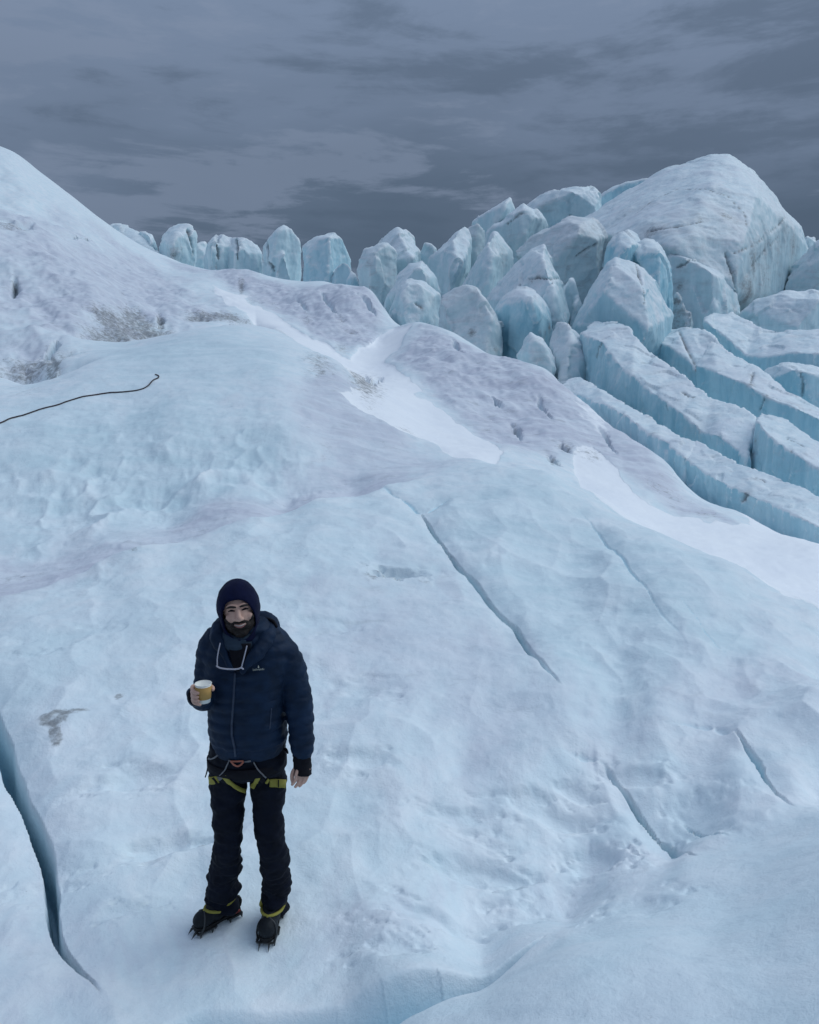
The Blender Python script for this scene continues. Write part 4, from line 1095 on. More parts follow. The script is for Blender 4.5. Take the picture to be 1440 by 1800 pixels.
def ribbon(bv, pts, width, name, mat, parent, lift=0.004, thick=0.003, step=3.0, fallback=None):
    """a strap lying on a surface; pts and width as the photograph shows them"""
    q = []
    for a, b in zip(pts[:-1], pts[1:]):
        k = max(1, int(math.hypot(b[0] - a[0], b[1] - a[1]) / step))
        for s in range(k): q.append((a[0] + (b[0] - a[0]) * s / k, a[1] + (b[1] - a[1]) * s / k))
    q.append(pts[-1])
    bm = bmesh.new(); rows = []
    for i, p in enumerate(q):
        a, b = q[max(0, i - 1)], q[min(len(q) - 1, i + 1)]
        tx, ty = b[0] - a[0], b[1] - a[1]; L = math.hypot(tx, ty) + 1e-9
        nx, ny = -ty / L, tx / L
        row = []
        for s in (-0.5, 0, 0.5):
            d = Vector(ray(p[0] + nx * width * s, p[1] + ny * width * s)).normalized()
            h_ = bv.ray_cast(EYE, d)
            if h_[0] is None: break
            row.append((h_[0], (h_[1] - d).normalized()))
        if len(row) == 3: rows.append(row)
    if len(rows) < 2:
        bm.free(); return None
    top = [[bm.verts.new(c + n_ * (lift + thick)) for c, n_ in r] for r in rows]
    bot = [[bm.verts.new(c + n_ * (lift - 0.004)) for c, n_ in r] for r in rows]
    for i in range(len(rows) - 1):
        for j in (0, 1):
            bm.faces.new((top[i][j], top[i][j + 1], top[i + 1][j + 1], top[i + 1][j]))
            bm.faces.new((bot[i][j], bot[i + 1][j], bot[i + 1][j + 1], bot[i][j + 1]))
        bm.faces.new((top[i][0], top[i + 1][0], bot[i + 1][0], bot[i][0]))
        bm.faces.new((top[i][2], bot[i][2], bot[i + 1][2], top[i + 1][2]))
    for r in (0, -1):
        for j in (0, 1):
            bm.faces.new((top[r][j], bot[r][j], bot[r][j + 1], top[r][j + 1]))
    return done(bm, name, mat, parent)

MY = 3.63
foot_c = P(428, 1640, 3.62)
person = bpy.data.objects.new('person', None); COL.objects.link(person)
PO = Vector((float(foot_c[0]), 3.62, ground_z(float(foot_c[0]), 3.62)))
person.location = PO
tag(person, 'bearded person in navy puffer jacket and black trousers standing on the ice with a cup', 'person')
PARTS = []
def own(o):                            # parts keep their world places under the person's empty
    o.parent = person; o.matrix_parent_inverse = Matrix.Translation(-PO); PARTS.append(o); return o
def sub(o, part):
    o.parent = part; o.matrix_parent_inverse = Matrix.Identity(4); return o

# jacket: quilted torso and sleeves
def baffle(L, pitch=0.050, amp=0.0075):
    return amp * (abs(math.sin(math.pi * L / pitch)) ** 0.6 - 0.6)
bm = bmesh.new()
tors = [(1088, 405, 466, .070), (1100, 392, 478, .095), (1110, 380, 494, .108), (1122, 369, 507, .118), (1136, 361, 515, .127), (1152, 357, 514, .138), (1180, 359, 509, .145), (1210, 365, 502, .149), (1245, 369, 500, .152), (1280, 368, 502, .155), (1296, 371, 503, .154), (1310, 372, 502, .146), (1318, 373, 501, .140)]
zs, cxs, hw, hd = [], [], [], []
for py, a, b, d in tors:
    q0, q1 = P(a, py, MY), P(b, py, MY)
    zs.append(q0[2]); cxs.append((q0[0] + q1[0]) / 2); hw.append((q1[0] - q0[0]) / 2); hd.append(d)
zs = np.array(zs)[::-1]
itp = lambda arr, z: float(np.interp(z, zs, np.array(arr)[::-1]))
rings = []
z = zs[0]
def supe(a, e):
    return math.copysign(abs(a) ** e, a)
while z < zs[-1]:
    hem = z - zs[0]
    pf = baffle(z - zs[0] + 0.01, 0.052, 0.0085) if hem > 0.075 else (-0.008 + 0.006 * math.sin(hem / 0.075 * math.pi))
    w_, d_ = itp(hw, z) + pf, itp(hd, z) + pf
    ring = []
    for k in range(72):
        a = 2 * math.pi * k / 72
        ring.append(Vector((itp(cxs, z) + supe(math.cos(a), 0.80) * w_, MY + supe(math.sin(a), 0.86) * d_, z)))
    rings.append(ring)
    z += 0.007
loft(bm, rings)
tube(bm, [(V(478, 1136, MY), .062), (V(495, 1146, MY), .072), (V(509, 1168, MY), .074), (V(518, 1200, MY - .005), .069), (V(525, 1240, MY - .015), .066), (V(529, 1280, MY - .035), .060), (V(531, 1310, MY - .055), .054), (V(531, 1331, MY - .065), .046)], 0.007, 28, lambda L: baffle(L, .047, .007), rnd=False)
tube(bm, [(V(392, 1120, MY), .068), (V(377, 1137, MY), .074), (V(370, 1165, MY), .070), (V(366, 1195, MY - .01), .064), (V(361, 1222, MY - .05), .060), (V(355, 1226, MY - .13), .055), (V(349, 1224, MY - .21), .051), (V(347, 1223, MY - .265), .045)], 0.007, 28, lambda L: baffle(L, .045, .006), rnd=False)
jacket = done(bm, 'jacket', M_JACK, None, 0.0062, 2)
def wr(co, no):
    return 0.0045 * fbm3(co * np.array([1, 1, 1.8]), 0.06, 3, 301) + 0.004 * fbm3(co, 0.16, 2, 307)
displace(jacket, wr)
own(jacket)
JB = bvh(jacket)

# trousers
bm = bmesh.new()
hips = [(1300, 372, 502, .130), (1325, 367, 503, .138), (1345, 366, 504, .132), (1362, 372, 498, .090)]
rings = []
for py, a, b, d in reversed(hips):
    q0, q1 = P(a, py, MY), P(b, py, MY)
    rings.append([Vector(((q0[0] + q1[0]) / 2 + supe(math.cos(t), .8) * (q1[0] - q0[0]) / 2, MY + supe(math.sin(t), .9) * d, q0[2])) for t in (2 * math.pi * k / 48 for k in range(48))])
loft(bm, rings)
pm = 4.0 / FPX
tube(bm, [(V(401, 1335, MY), .084), (V(400.5, 1380, MY), .091), (V(401.5, 1420, MY - .01), .080), (V(401, 1460, MY - .02), .073), (V(399, 1500, MY - .01), .072), (V(393, 1540, MY + .03), .078), (V(392, 1570, MY + .055), .080), (V(394, 1592, MY + .06), .070)], 0.012, 28, rnd=False)
tube(bm, [(V(470, 1335, MY), .084), (V(471.5, 1380, MY), .088), (V(471, 1420, MY - .01), .076), (V(474, 1460, MY - .025), .073), (V(481, 1495, MY - .02), .070), (V(485, 1535, MY + .03), .071), (V(484, 1570, MY + .07), .070), (V(484, 1600, MY + .09), .062)], 0.012, 28, rnd=False)
trousers = done(bm, 'trousers', M_TROU, None, 0.0068, 3)
zank = float(P(400, 1595, MY)[2])
def twr(co, no):
    low = np.clip(1 - (co[:, 2] - zank) / 0.42, 0, 1)
    return (0.006 + 0.014 * low) * fbm3(co * np.array([0.8, 0.8, 2.0]), 0.095, 3, 401) + 0.004 * fbm3(co, 0.035, 2, 411)
displace(trousers, twr)
own(trousers)
TB = bvh(trousers)

# body: head, neck, trunk core and both hands in one mesh
HO = V(420, 1073, 3.585)
hf = Vector((0.20, -1.0, 0.17)).normalized()
hr = Vector((0, 0, 1)).cross(hf).normalized() * 1.0
hr = hf.cross(Vector((0, 0, 1))).normalized() * -1 if hr.x < 0 else hr
hu = hf.cross(hr).normalized()
if hu.z < 0: hu = -hu
ro = math.radians(5)
hu, hr = (hu * math.cos(ro) - hr * math.sin(ro)).normalized(), (hr * math.cos(ro) + hu * math.sin(ro)).normalized()
HM = Matrix(((hr.x, hu.x, hf.x, HO.x), (hr.y, hu.y, hf.y, HO.y), (hr.z, hu.z, hf.z, HO.z), (0, 0, 0, 1)))
HI = HM.inverted()
def HL(x, y, z): return HM @ Vector((x, y, z))
bm = bmesh.new()
ellipsoid(bm, HL(0, .030, -.015), (.080, .100, .098), HM.to_3x3().to_4x4())
ellipsoid(bm, HL(0, -.045, .012), (.064, .066, .068), HM.to_3x3().to_4x4())
ellipsoid(bm, HL(0, -.020, .030), (.060, .060, .058), HM.to_3x3().to_4x4())
ellipsoid(bm, HL(0, -.090, .055), (.028, .022, .024), HM.to_3x3().to_4x4())
for s in (-1, 1):
    ellipsoid(bm, HL(s * .040, -.022, .062), (.022, .020, .014), HM.to_3x3().to_4x4())
    ellipsoid(bm, HL(s * .012, -.030, .093), (.010, .009, .011), HM.to_3x3().to_4x4())
    ellipsoid(bm, HL(s * .078, -.010, -.008), (.008, .030, .018), HM.to_3x3().to_4x4())
    tube(bm, [(HL(s * .045, .030, .068), .009), (HL(s * .028, .034, .080), .011), (HL(s * .008, .028, .084), .010)], .01, 12)
tube(bm, [(HL(0, .022, .080), .009), (HL(0, 0, .094), .010), (HL(0, -.022, .106), .012), (HL(0, -.029, .103), .012)], .006, 14)
tube(bm, [(HL(-.03, -.060, .066), .013), (HL(0, -.058, .078), .014), (HL(.03, -.060, .066), .013)], .01, 12)
tube(bm, [(HL(0, -.06, -.02), .056), (V(425, 1108, MY + .0), .058), (V(428, 1135, MY), .075)], .015, 22)
head = done(bm, 'head', M_SKIN, None, 0.0034, 3)
HB = bvh(head)
# the cup first: the right hand closes around it
cupC = V(358.0, 1217.5, 3.275)
def cyl(ang, r, z):                     # ang 0 faces the camera, negative to its left
    a = math.radians(ang)
    return cupC + Vector((math.sin(a) * r, -math.cos(a) * r, z))
bm = bmesh.new()
wrist = V(347, 1223, MY - .265)
for i, (z, ln, r) in enumerate([(.016, 1.0, .0082), (-.002, 1.08, .0084), (-.0195, 1.02, .0080), (-.036, .84, .0072)]):
    k = -22 + (1 - ln) * 70
    tube(bm, [(cyl(-148, .062, z * .9 - .004), r * 1.15), (cyl(-112, .056, z + .003), r * 1.15), (cyl(-80, .0455, z), r * 1.05), (cyl(-52, .0415, z - .002), r), (cyl(k, .0385, z - .004), r * .85)], .005, 12)
ellipsoid(bm, cyl(-140, .060, -.010), (.020, .030, .036), Matrix.Rotation(math.radians(-50), 4, 'Z'))
tube(bm, [(cyl(-150, .060, -.012), .018), (cyl(-150, .075, -.02), .026), (wrist + Vector((0, .05, 0)), .028)], .01, 16)
tube(bm, [(cyl(-150, .058, .000), .013), (cyl(-178, .047, .010), .0105), (cyl(152, .0425, .014), .0095), (cyl(118, .0405, .014), .0088), (cyl(96, .040, .012), .0075)], .005, 12)
hand_r = done(bm, 'hand', M_SKIN, None, 0.0021, 2)
bm = bmesh.new()
wl = V(531, 1338, MY - .07)
kn = [V(522, 1359, MY - .115), V(528.5, 1361, MY - .108), V(535, 1362, MY - .100), V(540.5, 1361, MY - .092)]
for i, (k0, ln) in enumerate(zip(kn, (.056, .062, .056, .044))):
    d1 = Vector((-.18, -.28, -1)).normalized(); d2 = Vector((-.42, -.42, -.9)).normalized(); d3 = Vector((-.62, -.40, -.66)).normalized()
    r = (.0086, .0088, .0083, .0072)[i]
    p1 = k0 + d1 * ln * .42; p2 = p1 + d2 * ln * .33; p3 = p2 + d3 * ln * .28
    tube(bm, [(wl + (k0 - wl) * .45, r * 1.2), (k0, r * 1.2), (p1, r * 1.03), (p2, r * .95), (p3, r * .78)], .005, 12)
ellipsoid(bm, (kn[1] + kn[2]) / 2 + (wl - kn[1]) * .42, (.036, .019, .046))
tube(bm, [(wl, .026), (wl + Vector((0, 0.01, .07)), .028)], .01, 16)
tube(bm, [(wl + Vector((-.018, -.01, -.02)), .014), (wl + Vector((-.040, -.022, -.045)), .0115), (wl + Vector((-.044, -.040, -.064)), .0098), (wl + Vector((-.040, -.050, -.082)), .0078)], .005, 12)
hand_l = done(bm, 'hand', M_SKIN, None, 0.0024, 2)
bm = bmesh.new()                        # trunk and limbs inside the clothes
tube(bm, [(V(427, 1120, MY), .07), (V(430, 1150, MY), .11), (V(433, 1250, MY), .12), (V(435, 1312, MY), .11)], .03, 20)
tube(bm, [(V(480, 1128, MY), .05), (V(513, 1165, MY), .045), (V(525, 1240, MY - .015), .038), (V(531, 1325, MY - .06), .028)], .03, 14)
tube(bm, [(V(395, 1128, MY), .05), (V(370, 1165, MY), .045), (V(361, 1218, MY - .04), .038), (V(347, 1223, MY - .26), .028)], .03, 14)
tube(bm, [(V(403, 1350, MY), .06), (V(401, 1460, MY - .01), .05), (V(394, 1590, MY + .06), .04)], .03, 14)
tube(bm, [(V(470, 1350, MY), .06), (V(475, 1460, MY - .01), .05), (V(484, 1597, MY + .09), .04)], .03, 14)
core = done(bm, 'core', M_SKIN, None, 0.022, 2)
bm = bmesh.new()
for o in (head, hand_r, hand_l, core):
    bm.from_mesh(o.data); bpy.data.objects.remove(o)
body = own(done(bm, 'body', M_SKIN))

def face_pt(x, y, lift=0.0):            # a point on the face
    h_ = HB.ray_cast(HL(x, y, .3), -hf)
    return (h_[0] if h_[0] is not None else HL(x, y, .09)) + hf * lift
def face_tube(name, pts, mat, lift=0.0, seg=10):
    bm = bmesh.new()
    tube(bm, [(face_pt(x, y, lift), r) for x, y, r in pts], .003, seg)
    return own(done(bm, name, mat))
for s in (-1, 1):
    face_tube('eyebrow', [(s * .049, .0265, .0032), (s * .036, .0305, .0052), (s * .021, .0295, .0056), (s * .011, .0275, .0042)], M_HAIR, .001)
    face_tube('eye', [(s * .045, .0095, .0025), (s * .031, .0125, .0050), (s * .017, .0095, .0030)], M_BLACK, -.001)
# beard: a shell of hair over the lower face
def beardfn(x, y, z):
    ax = np.abs(x)
    top = np.interp(ax, [0, .010, .020, .030, .040, .050, .060, .070, .08], [-.040, -.038, -.037, -.041, -.046, -.038, -.020, -.002, .01])
    mouth = (x / .0285) ** 2 + ((y + .0600 - 9 * x * x) / .0090) ** 2
    ok = np.minimum((top - y) / .006, (mouth - 1) * 2.0)
    ok = np.minimum(ok, (z + .015) / .01)
    return np.minimum(ok, (y + .14) / .01)
hb = bmesh.new(); hb.from_mesh(body.data)
keep = []
fwd = []
for f in hb.faces:
    c = HI @ f.calc_center_median()
    if abs(c.x) < .1 and -.14 < c.y < .03 and c.z > -.03 and float(beardfn(np.array([c.x]), np.array([c.y]), np.array([c.z]))[0]) > -0.15:
        keep.append(f)
bb = bmesh.new(); vm = {}
for f in keep:
    for v in f.verts:
        if v not in vm:
            c = HI @ v.co
            k = float(np.clip(beardfn(np.array([c.x]), np.array([c.y]), np.array([c.z]))[0], -0.2, 1.4))
            vm[v] = bb.verts.new(v.co + v.normal * (0.0006 + 0.0042 * max(0, k) * (0.8 + 0.6 * random.random())))
for f in keep:
    bb.faces.new([vm[v] for v in f.verts])
hb.free()
own(done(bb, 'beard', M_HAIR))
face_tube('mouth', [(-.025, -.0530, .003), (-.012, -.0575, .006), (0, -.0590, .0068), (.012, -.0575, .006), (.025, -.0530, .003)], M_LIP, -.004)
face_tube('teeth', [(-.0225, -.0535, .0013), (-.011, -.0578, .0026), (0, -.0590, .0030), (.011, -.0578, .0026), (.0225, -.0535, .0013)], M_TEETH, .0022)
face_tube('lip', [(-.022, -.0585, .0018), (-.011, -.0648, .0030), (0, -.0668, .0034), (.011, -.0648, .0030), (.022, -.0585, .0018)], M_LIP, .001)

# balaclava hood with a face opening
OPEN = [(-.030, .0585), (.004, .060), (.030, .050), (.049, .030), (.060, .004), (.066, -.030), (.066, -.070), (.050, -.10), (.02, -.125), (-.02, -.125), (-.050, -.10), (-.068, -.070), (-.071, -.030), (-.069, .010), (-.062, .035), (-.048, .052)]
OPEN = np.array(OPEN)
bm = bmesh.new()
NU, NV = 120, 84
grid = []
for j in range(NV + 1):
    v = j / NV
    row = []
    for i in range(NU):
        a = 2 * math.pi * i / NU
        if v < .62:                                  # dome
            p = v / .62 * math.pi * .62
            yy = math.cos(p) * .116 + .018 + .007 * max(0, math.cos(p)) ** 3; rr = math.sin(p)
            x, z = rr * math.sin(a) * .0945, rr * math.cos(a) * .108 - .014
        else:                                        # down to the neck
            p = math.pi * .62
            t = (v - .62) / .38
            yy = math.cos(p) * .116 + .018 - t * .115; rr = math.sin(p) * (1 - .10 * math.sin(t * math.pi * .6)) * (1 - 0.04 * t)
            x, z = rr * math.sin(a) * .0945, rr * math.cos(a) * (.108 - .014 * t) - .014
        row.append((x, yy, z))
    grid.append(row)
vv = [[None] * NU for _ in range(NV + 1)]
ga = np.array(grid)
ins = inpoly(ga[..., 0].ravel(), ga[..., 1].ravel(), OPEN).reshape(NV + 1, NU) & (ga[..., 2] > 0)
for j in range(NV + 1):
    for i in range(NU):
        if not ins[j, i]:
            x, y, z = grid[j][i]
            vv[j][i] = bm.verts.new(HL(x, y, z))
for j in range(1, NV):
    for i in range(NU):
        q = (vv[j][i], vv[j][(i + 1) % NU], vv[j + 1][(i + 1) % NU], vv[j + 1][i])
        w_ = [k for k in q if k is not None]
        if len(w_) == 4: bm.faces.new(w_)
        elif len(w_) == 3: bm.faces.new(w_)
bmesh.ops.delete(bm, geom=[v for v in bm.verts if not v.link_faces], context='VERTS')
top_ = bm.verts.new(HL(0, .141, -.014))
ring1 = [v for v in vv[1]]
for i in range(NU):
    bm.faces.new((top_, ring1[(i + 1) % NU], ring1[i]))
edge = [v for v in bm.verts if v.is_boundary]
for _ in range(6):
    new = {}
    for v in edge:
        nb = [e.other_vert(v).co for e in v.link_edges if e.is_boundary]
        if len(nb) == 2: new[v] = v.co * .4 + (nb[0] + nb[1]) * .3
    for v, c in new.items(): v.co = c
bmesh.ops.recalc_face_normals(bm, faces=bm.faces)
bmesh.ops.solidify(bm, geom=bm.faces[:], thickness=-0.007)
hood = done(bm, 'balaclava', M_HAT)
displace(hood, lambda co, no: 0.0022 * fbm3(co, 0.05, 3, 501))
own(hood)
# brow band of the balaclava
bm = bmesh.new()
tube(bm, [(HL(x, y, math.sqrt(max(0, 1 - ((x) / .0945) ** 2 - ((y - .018) / .116) ** 2)) * .108 - .014 + .002), .0045) for x, y in [(-.066, .022), (-.056, .046), (-.035, .060), (.002, .0635), (.030, .055), (.051, .034), (.064, .004)]], .004, 10)
sub(done(bm, 'hem', M_HAT), hood)

# neck gaiter and the jacket's own hood lying round the neck
bm = bmesh.new()
def ringt(cx0, cy0, Yc, rx, ry, r, n_=20, tilt=0):
    c = V(cx0, cy0, Yc)
    pts = [(c + Vector((math.sin(2 * math.pi * k / n_) * rx, -math.cos(2 * math.pi * k / n_) * ry, math.cos(2 * math.pi * k / n_) * -tilt)), r) for k in range(n_ + 2)]
    tube(bm, pts, .012, 14, rnd=False)
ringt(423, 1105, MY - .025, .074, .092, .024, tilt=.030)
ringt(424, 1115, MY - .02, .082, .105, .025, tilt=.026)
g_ = done(bm, 'neck_gaiter', M_GAIT, None, .006, 3)
displace(g_, lambda co, no: 0.004 * fbm3(co, 0.05, 3, 511))
own(g_)
bm = bmesh.new()
tube(bm, [(V(408, 1178, 3.475), .010), (V(394, 1150, 3.50), .022), (V(385, 1124, 3.54), .034), (V(388, 1104, 3.61), .040), (V(405, 1092, 3.70), .042), (V(435, 1088, 3.755), .046), (V(464, 1092, 3.73), .050), (V(477, 1103, 3.66), .046), (V(472, 1120, 3.58), .042), (V(456, 1142, 3.51), .034), (V(437, 1166, 3.475), .020), (V(427, 1180, 3.47), .010)], .008, 20)
tube(bm, [(V(440, 1098, 3.72), .03), (V(463, 1096, 3.70), .040), (V(477, 1100, 3.67), .036), (V(481, 1109, 3.63), .026)], .008, 16)
h2 = done(bm, 'hood', M_JACK, None, .006, 2)
displace(h2, lambda co, no: 0.007 * fbm3(co, 0.06, 3, 521))
own(h2)
bm = bmesh.new()                         # rim of the hood opening
tube(bm, [(V(456, 1091, 3.68), .006), (V(468, 1088, 3.66), .008), (V(480, 1092, 3.63), .008), (V(486, 1101, 3.61), .007)], .006, 10)
sub(done(bm, 'rim', M_BLACK), h2)
# dark layer showing in the open collar
bm = bmesh.new()
Ls = [(403, 1131), (405, 1143), (408, 1160), (413, 1178)]; Rs = [(442, 1131), (438, 1143), (431, 1160), (420, 1180)]
rows = []
for (a, b) in zip(Ls, Rs):
    row = []
    for k in range(7):
        px, py = a[0] + (b[0] - a[0]) * k / 6, a[1] + (b[1] - a[1]) * k / 6
        h_ = JB.ray_cast(EYE, Vector(ray(px, py)).normalized())
        c = h_[0] if h_[0] is not None else V(px, py, 3.52)
        row.append(bm.verts.new(c + (EYE - c).normalized() * .012))
    rows.append(row)
for i in range(len(rows) - 1):
    for k in range(6):
        bm.faces.new((rows[i][k], rows[i][k + 1], rows[i + 1][k + 1], rows[i + 1][k]))
bmesh.ops.subdivide_edges(bm, edges=bm.edges[:], cuts=2, use_grid_fill=True)
bmesh.ops.solidify(bm, geom=bm.faces[:], thickness=0.012)
own(done(bm, 'shirt', M_BLACK))
# zip, seams, print
sub(ribbon(JB, [(413.5, 1182), (412, 1205), (410, 1240), (407.5, 1275), (408, 1295), (412, 1312), (414, 1330)], 3.4, 'zip', M_ZIP, None, .002, .004), jacket)
sub(ribbon(JB, [(477, 1245), (476, 1262), (474, 1282)], 1.6, 'pocket_zip', M_ZIP, None, .001, .002), jacket)
fc = bpy.data.curves.new('lettering', 'FONT'); fc.body = 'kathmandu'; fc.size = 1.0; fc.extrude = 0.02; fc.align_x = 'CENTER'
fo = bpy.data.objects.new('lettering', fc); COL.objects.link(fo)
lm = bpy.data.meshes.new_from_object(fo.evaluated_get(bpy.context.evaluated_depsgraph_get())); bpy.data.objects.remove(fo)
bm = bmesh.new(); bm.from_mesh(lm)
xs = [v.co.x for v in bm.verts]; wtx = max(xs) - min(xs)
h_ = JB.ray_cast(EYE, Vector(ray(454.5, 1177)).normalized())
nl = (h_[1] + (EYE - h_[0]).normalized()).normalized(); tx = Vector((0, 0, 1)).cross(nl).normalized(); ty = nl.cross(tx)
if tx.x < 0: tx = -tx; ty = nl.cross(tx)
k = 19.0 / 372 / wtx
for v in bm.verts:
    v.co = h_[0] + nl * .017 + tx * v.co.x * k + ty * v.co.y * k * 1.25 + nl * v.co.z * .01
def flame(bm):                           # little emblem above the word
    c = h_[0] + nl * .017 + ty * .0145
    prof = [(0, .0095), (.0025, .004), (.0035, .0), (.002, -.004), (-.002, -.004), (-.0035, 0), (-.002, .004)]
    a = [bm.verts.new(c + tx * x + ty * y + nl * .001) for x, y in prof]; b = [bm.verts.new(c + tx * x + ty * y - nl * .001) for x, y in prof]
    bm.faces.new(a); bm.faces.new(list(reversed(b)))
    for i in range(len(a)): bm.faces.new((a[i], b[i], b[(i + 1) % len(a)], a[(i + 1) % len(a)]))
flame(bm)
sub(done(bm, 'logo', M_LOGO), jacket)
# knitted cuffs
bm = bmesh.new()
tube(bm, [(V(531, 1322, MY - .06), .044), (V(531.5, 1338, MY - .07), .045), (V(532, 1352, MY - .08), .043), (V(532, 1363, MY - .09), .045)], .008, 24, rnd=False)
cf = done(bm, 'cuff', M_BLACK, None, .0055, 2); displace(cf, lambda co, no: 0.003 * fbm3(co * np.array([1, 1, 2.]), 0.03, 2, 531)); own(cf)
bm = bmesh.new()
tube(bm, [(V(349, 1224, MY - .21), .046), (V(347, 1223, MY - .275), .044)], .008, 24, rnd=False)
cf2 = done(bm, 'cuff', M_BLACK, None, .0055, 2); own(cf2)

# harness
har = bpy.data.objects.new('harness', None); COL.objects.link(har); har.parent = person
def hsub(o):
    if o is not None:
        o.parent = har; o.matrix_parent_inverse = Matrix.Translation(-PO)
    return o
def hband(cx0, py, Yc, rx, ry, h, mat, name, tilt=0.0):
    c = V(cx0, py, Yc); bm = bmesh.new(); n_ = 40
    rings = []
    for dz, dr in ((-h / 2, 0), (-h / 2, .004), (h / 2, .004), (h / 2, 0)):
        rings.append([c + Vector((math.cos(2 * math.pi * k / n_) * (rx + dr), math.sin(2 * math.pi * k / n_) * (ry + dr), dz + tilt * math.cos(2 * math.pi * k / n_))) for k in range(n_)])
    vs_ = [[bm.verts.new(p) for p in r] for r in rings]
    for a in range(4):
        b = (a + 1) % 4
        for k in range(n_): bm.faces.new((vs_[a][k], vs_[a][(k + 1) % n_], vs_[b][(k + 1) % n_], vs_[b][k]))
    return hsub(done(bm, name, mat))
hband(434.5, 1336, MY, .190, .147, .045, M_BLACK, 'waist_belt')
S_ = lambda pts, w_, mat, nm, **kw: hsub(ribbon(TB, pts, w_, nm, mat, None, **kw))
S_([(368.5, 1372), (376, 1371.5), (384, 1369)], 13, M_YEL, 'leg_strap', lift=.006)
S_([(376, 1366), (383, 1377)], 4.0, M_BLACK, 'buckle', lift=.010)
S_([(384.5, 1370), (394, 1362)], 6, M_GREYW, 'webbing', lift=.004)
S_([(394.5, 1364), (402, 1373), (412, 1382), (422, 1388), (431, 1391)], 7.5, M_YEL, 'leg_strap', lift=.006)
S_([(455, 1362), (450, 1374), (444, 1385), (440, 1391)], 7.5, M_YEL, 'leg_strap', lift=.006)
S_([(474, 1376), (484, 1376.5), (494, 1377), (501.5, 1378)], 15, M_YEL, 'leg_strap', lift=.006)
S_([(467.5, 1377), (473, 1369)], 5, M_YEL, 'leg_strap', lift=.006)
S_([(488.5, 1370), (488.5, 1384)], 1.6, M_BLACK, 'buckle', lift=.010)
S_([(457, 1366), (464, 1374)], 8, M_BLACK, 'buckle', lift=.005)
S_([(403, 1337), (397, 1352), (390, 1360), (383, 1366)], 1.9, M_GREYW, 'riser_strap', lift=.008)
S_([(446, 1339), (452, 1350), (459, 1358), (468, 1366)], 1.9, M_GREYW, 'riser_strap', lift=.008)
S_([(430, 1338.5), (441, 1337)], 2.0, M_GREYW, 'webbing', lift=.012)
S_([(402, 1336.5), (412, 1338)], 2.0, M_GREYW, 'webbing', lift=.012)
S_([(367, 1333), (372, 1334), (378, 1331.5), (384, 1327)], 2.6, M_GREYW, 'gear_loop', lift=.006)
bm = bmesh.new()
def onT(px, py, lift):
    h_ = TB.ray_cast(EYE, Vector(ray(px, py)).normalized()); c = h_[0] if h_[0] is not None else V(px, py, MY - .15)
    return c + (EYE - c).normalized() * lift
tube(bm, [(onT(x, y, .020), .0042) for x, y in [(406, 1338.5), (416, 1338.5), (427, 1338.5), (424, 1344), (418, 1347), (412, 1345), (408, 1341), (406, 1338.5)]], .004, 10)
hsub(done(bm, 'carabiner', M_ORNG))
bm = bmesh.new()
tube(bm, [(V(366, 1346, MY - .02), .004), (V(364, 1356, MY - .04), .0035), (V(361, 1366, MY - .06), .003)], .006, 8)
hsub(done(bm, 'cord_end', M_BLACK))
bm = bmesh.new()
tube(bm, [(V(502, 1317, MY - .02), .008), (V(505, 1321, MY - .03), .006), (V(506, 1324, MY - .03), .004)], .004, 8)
hsub(done(bm, 'gear_toggle', M_BLACK))

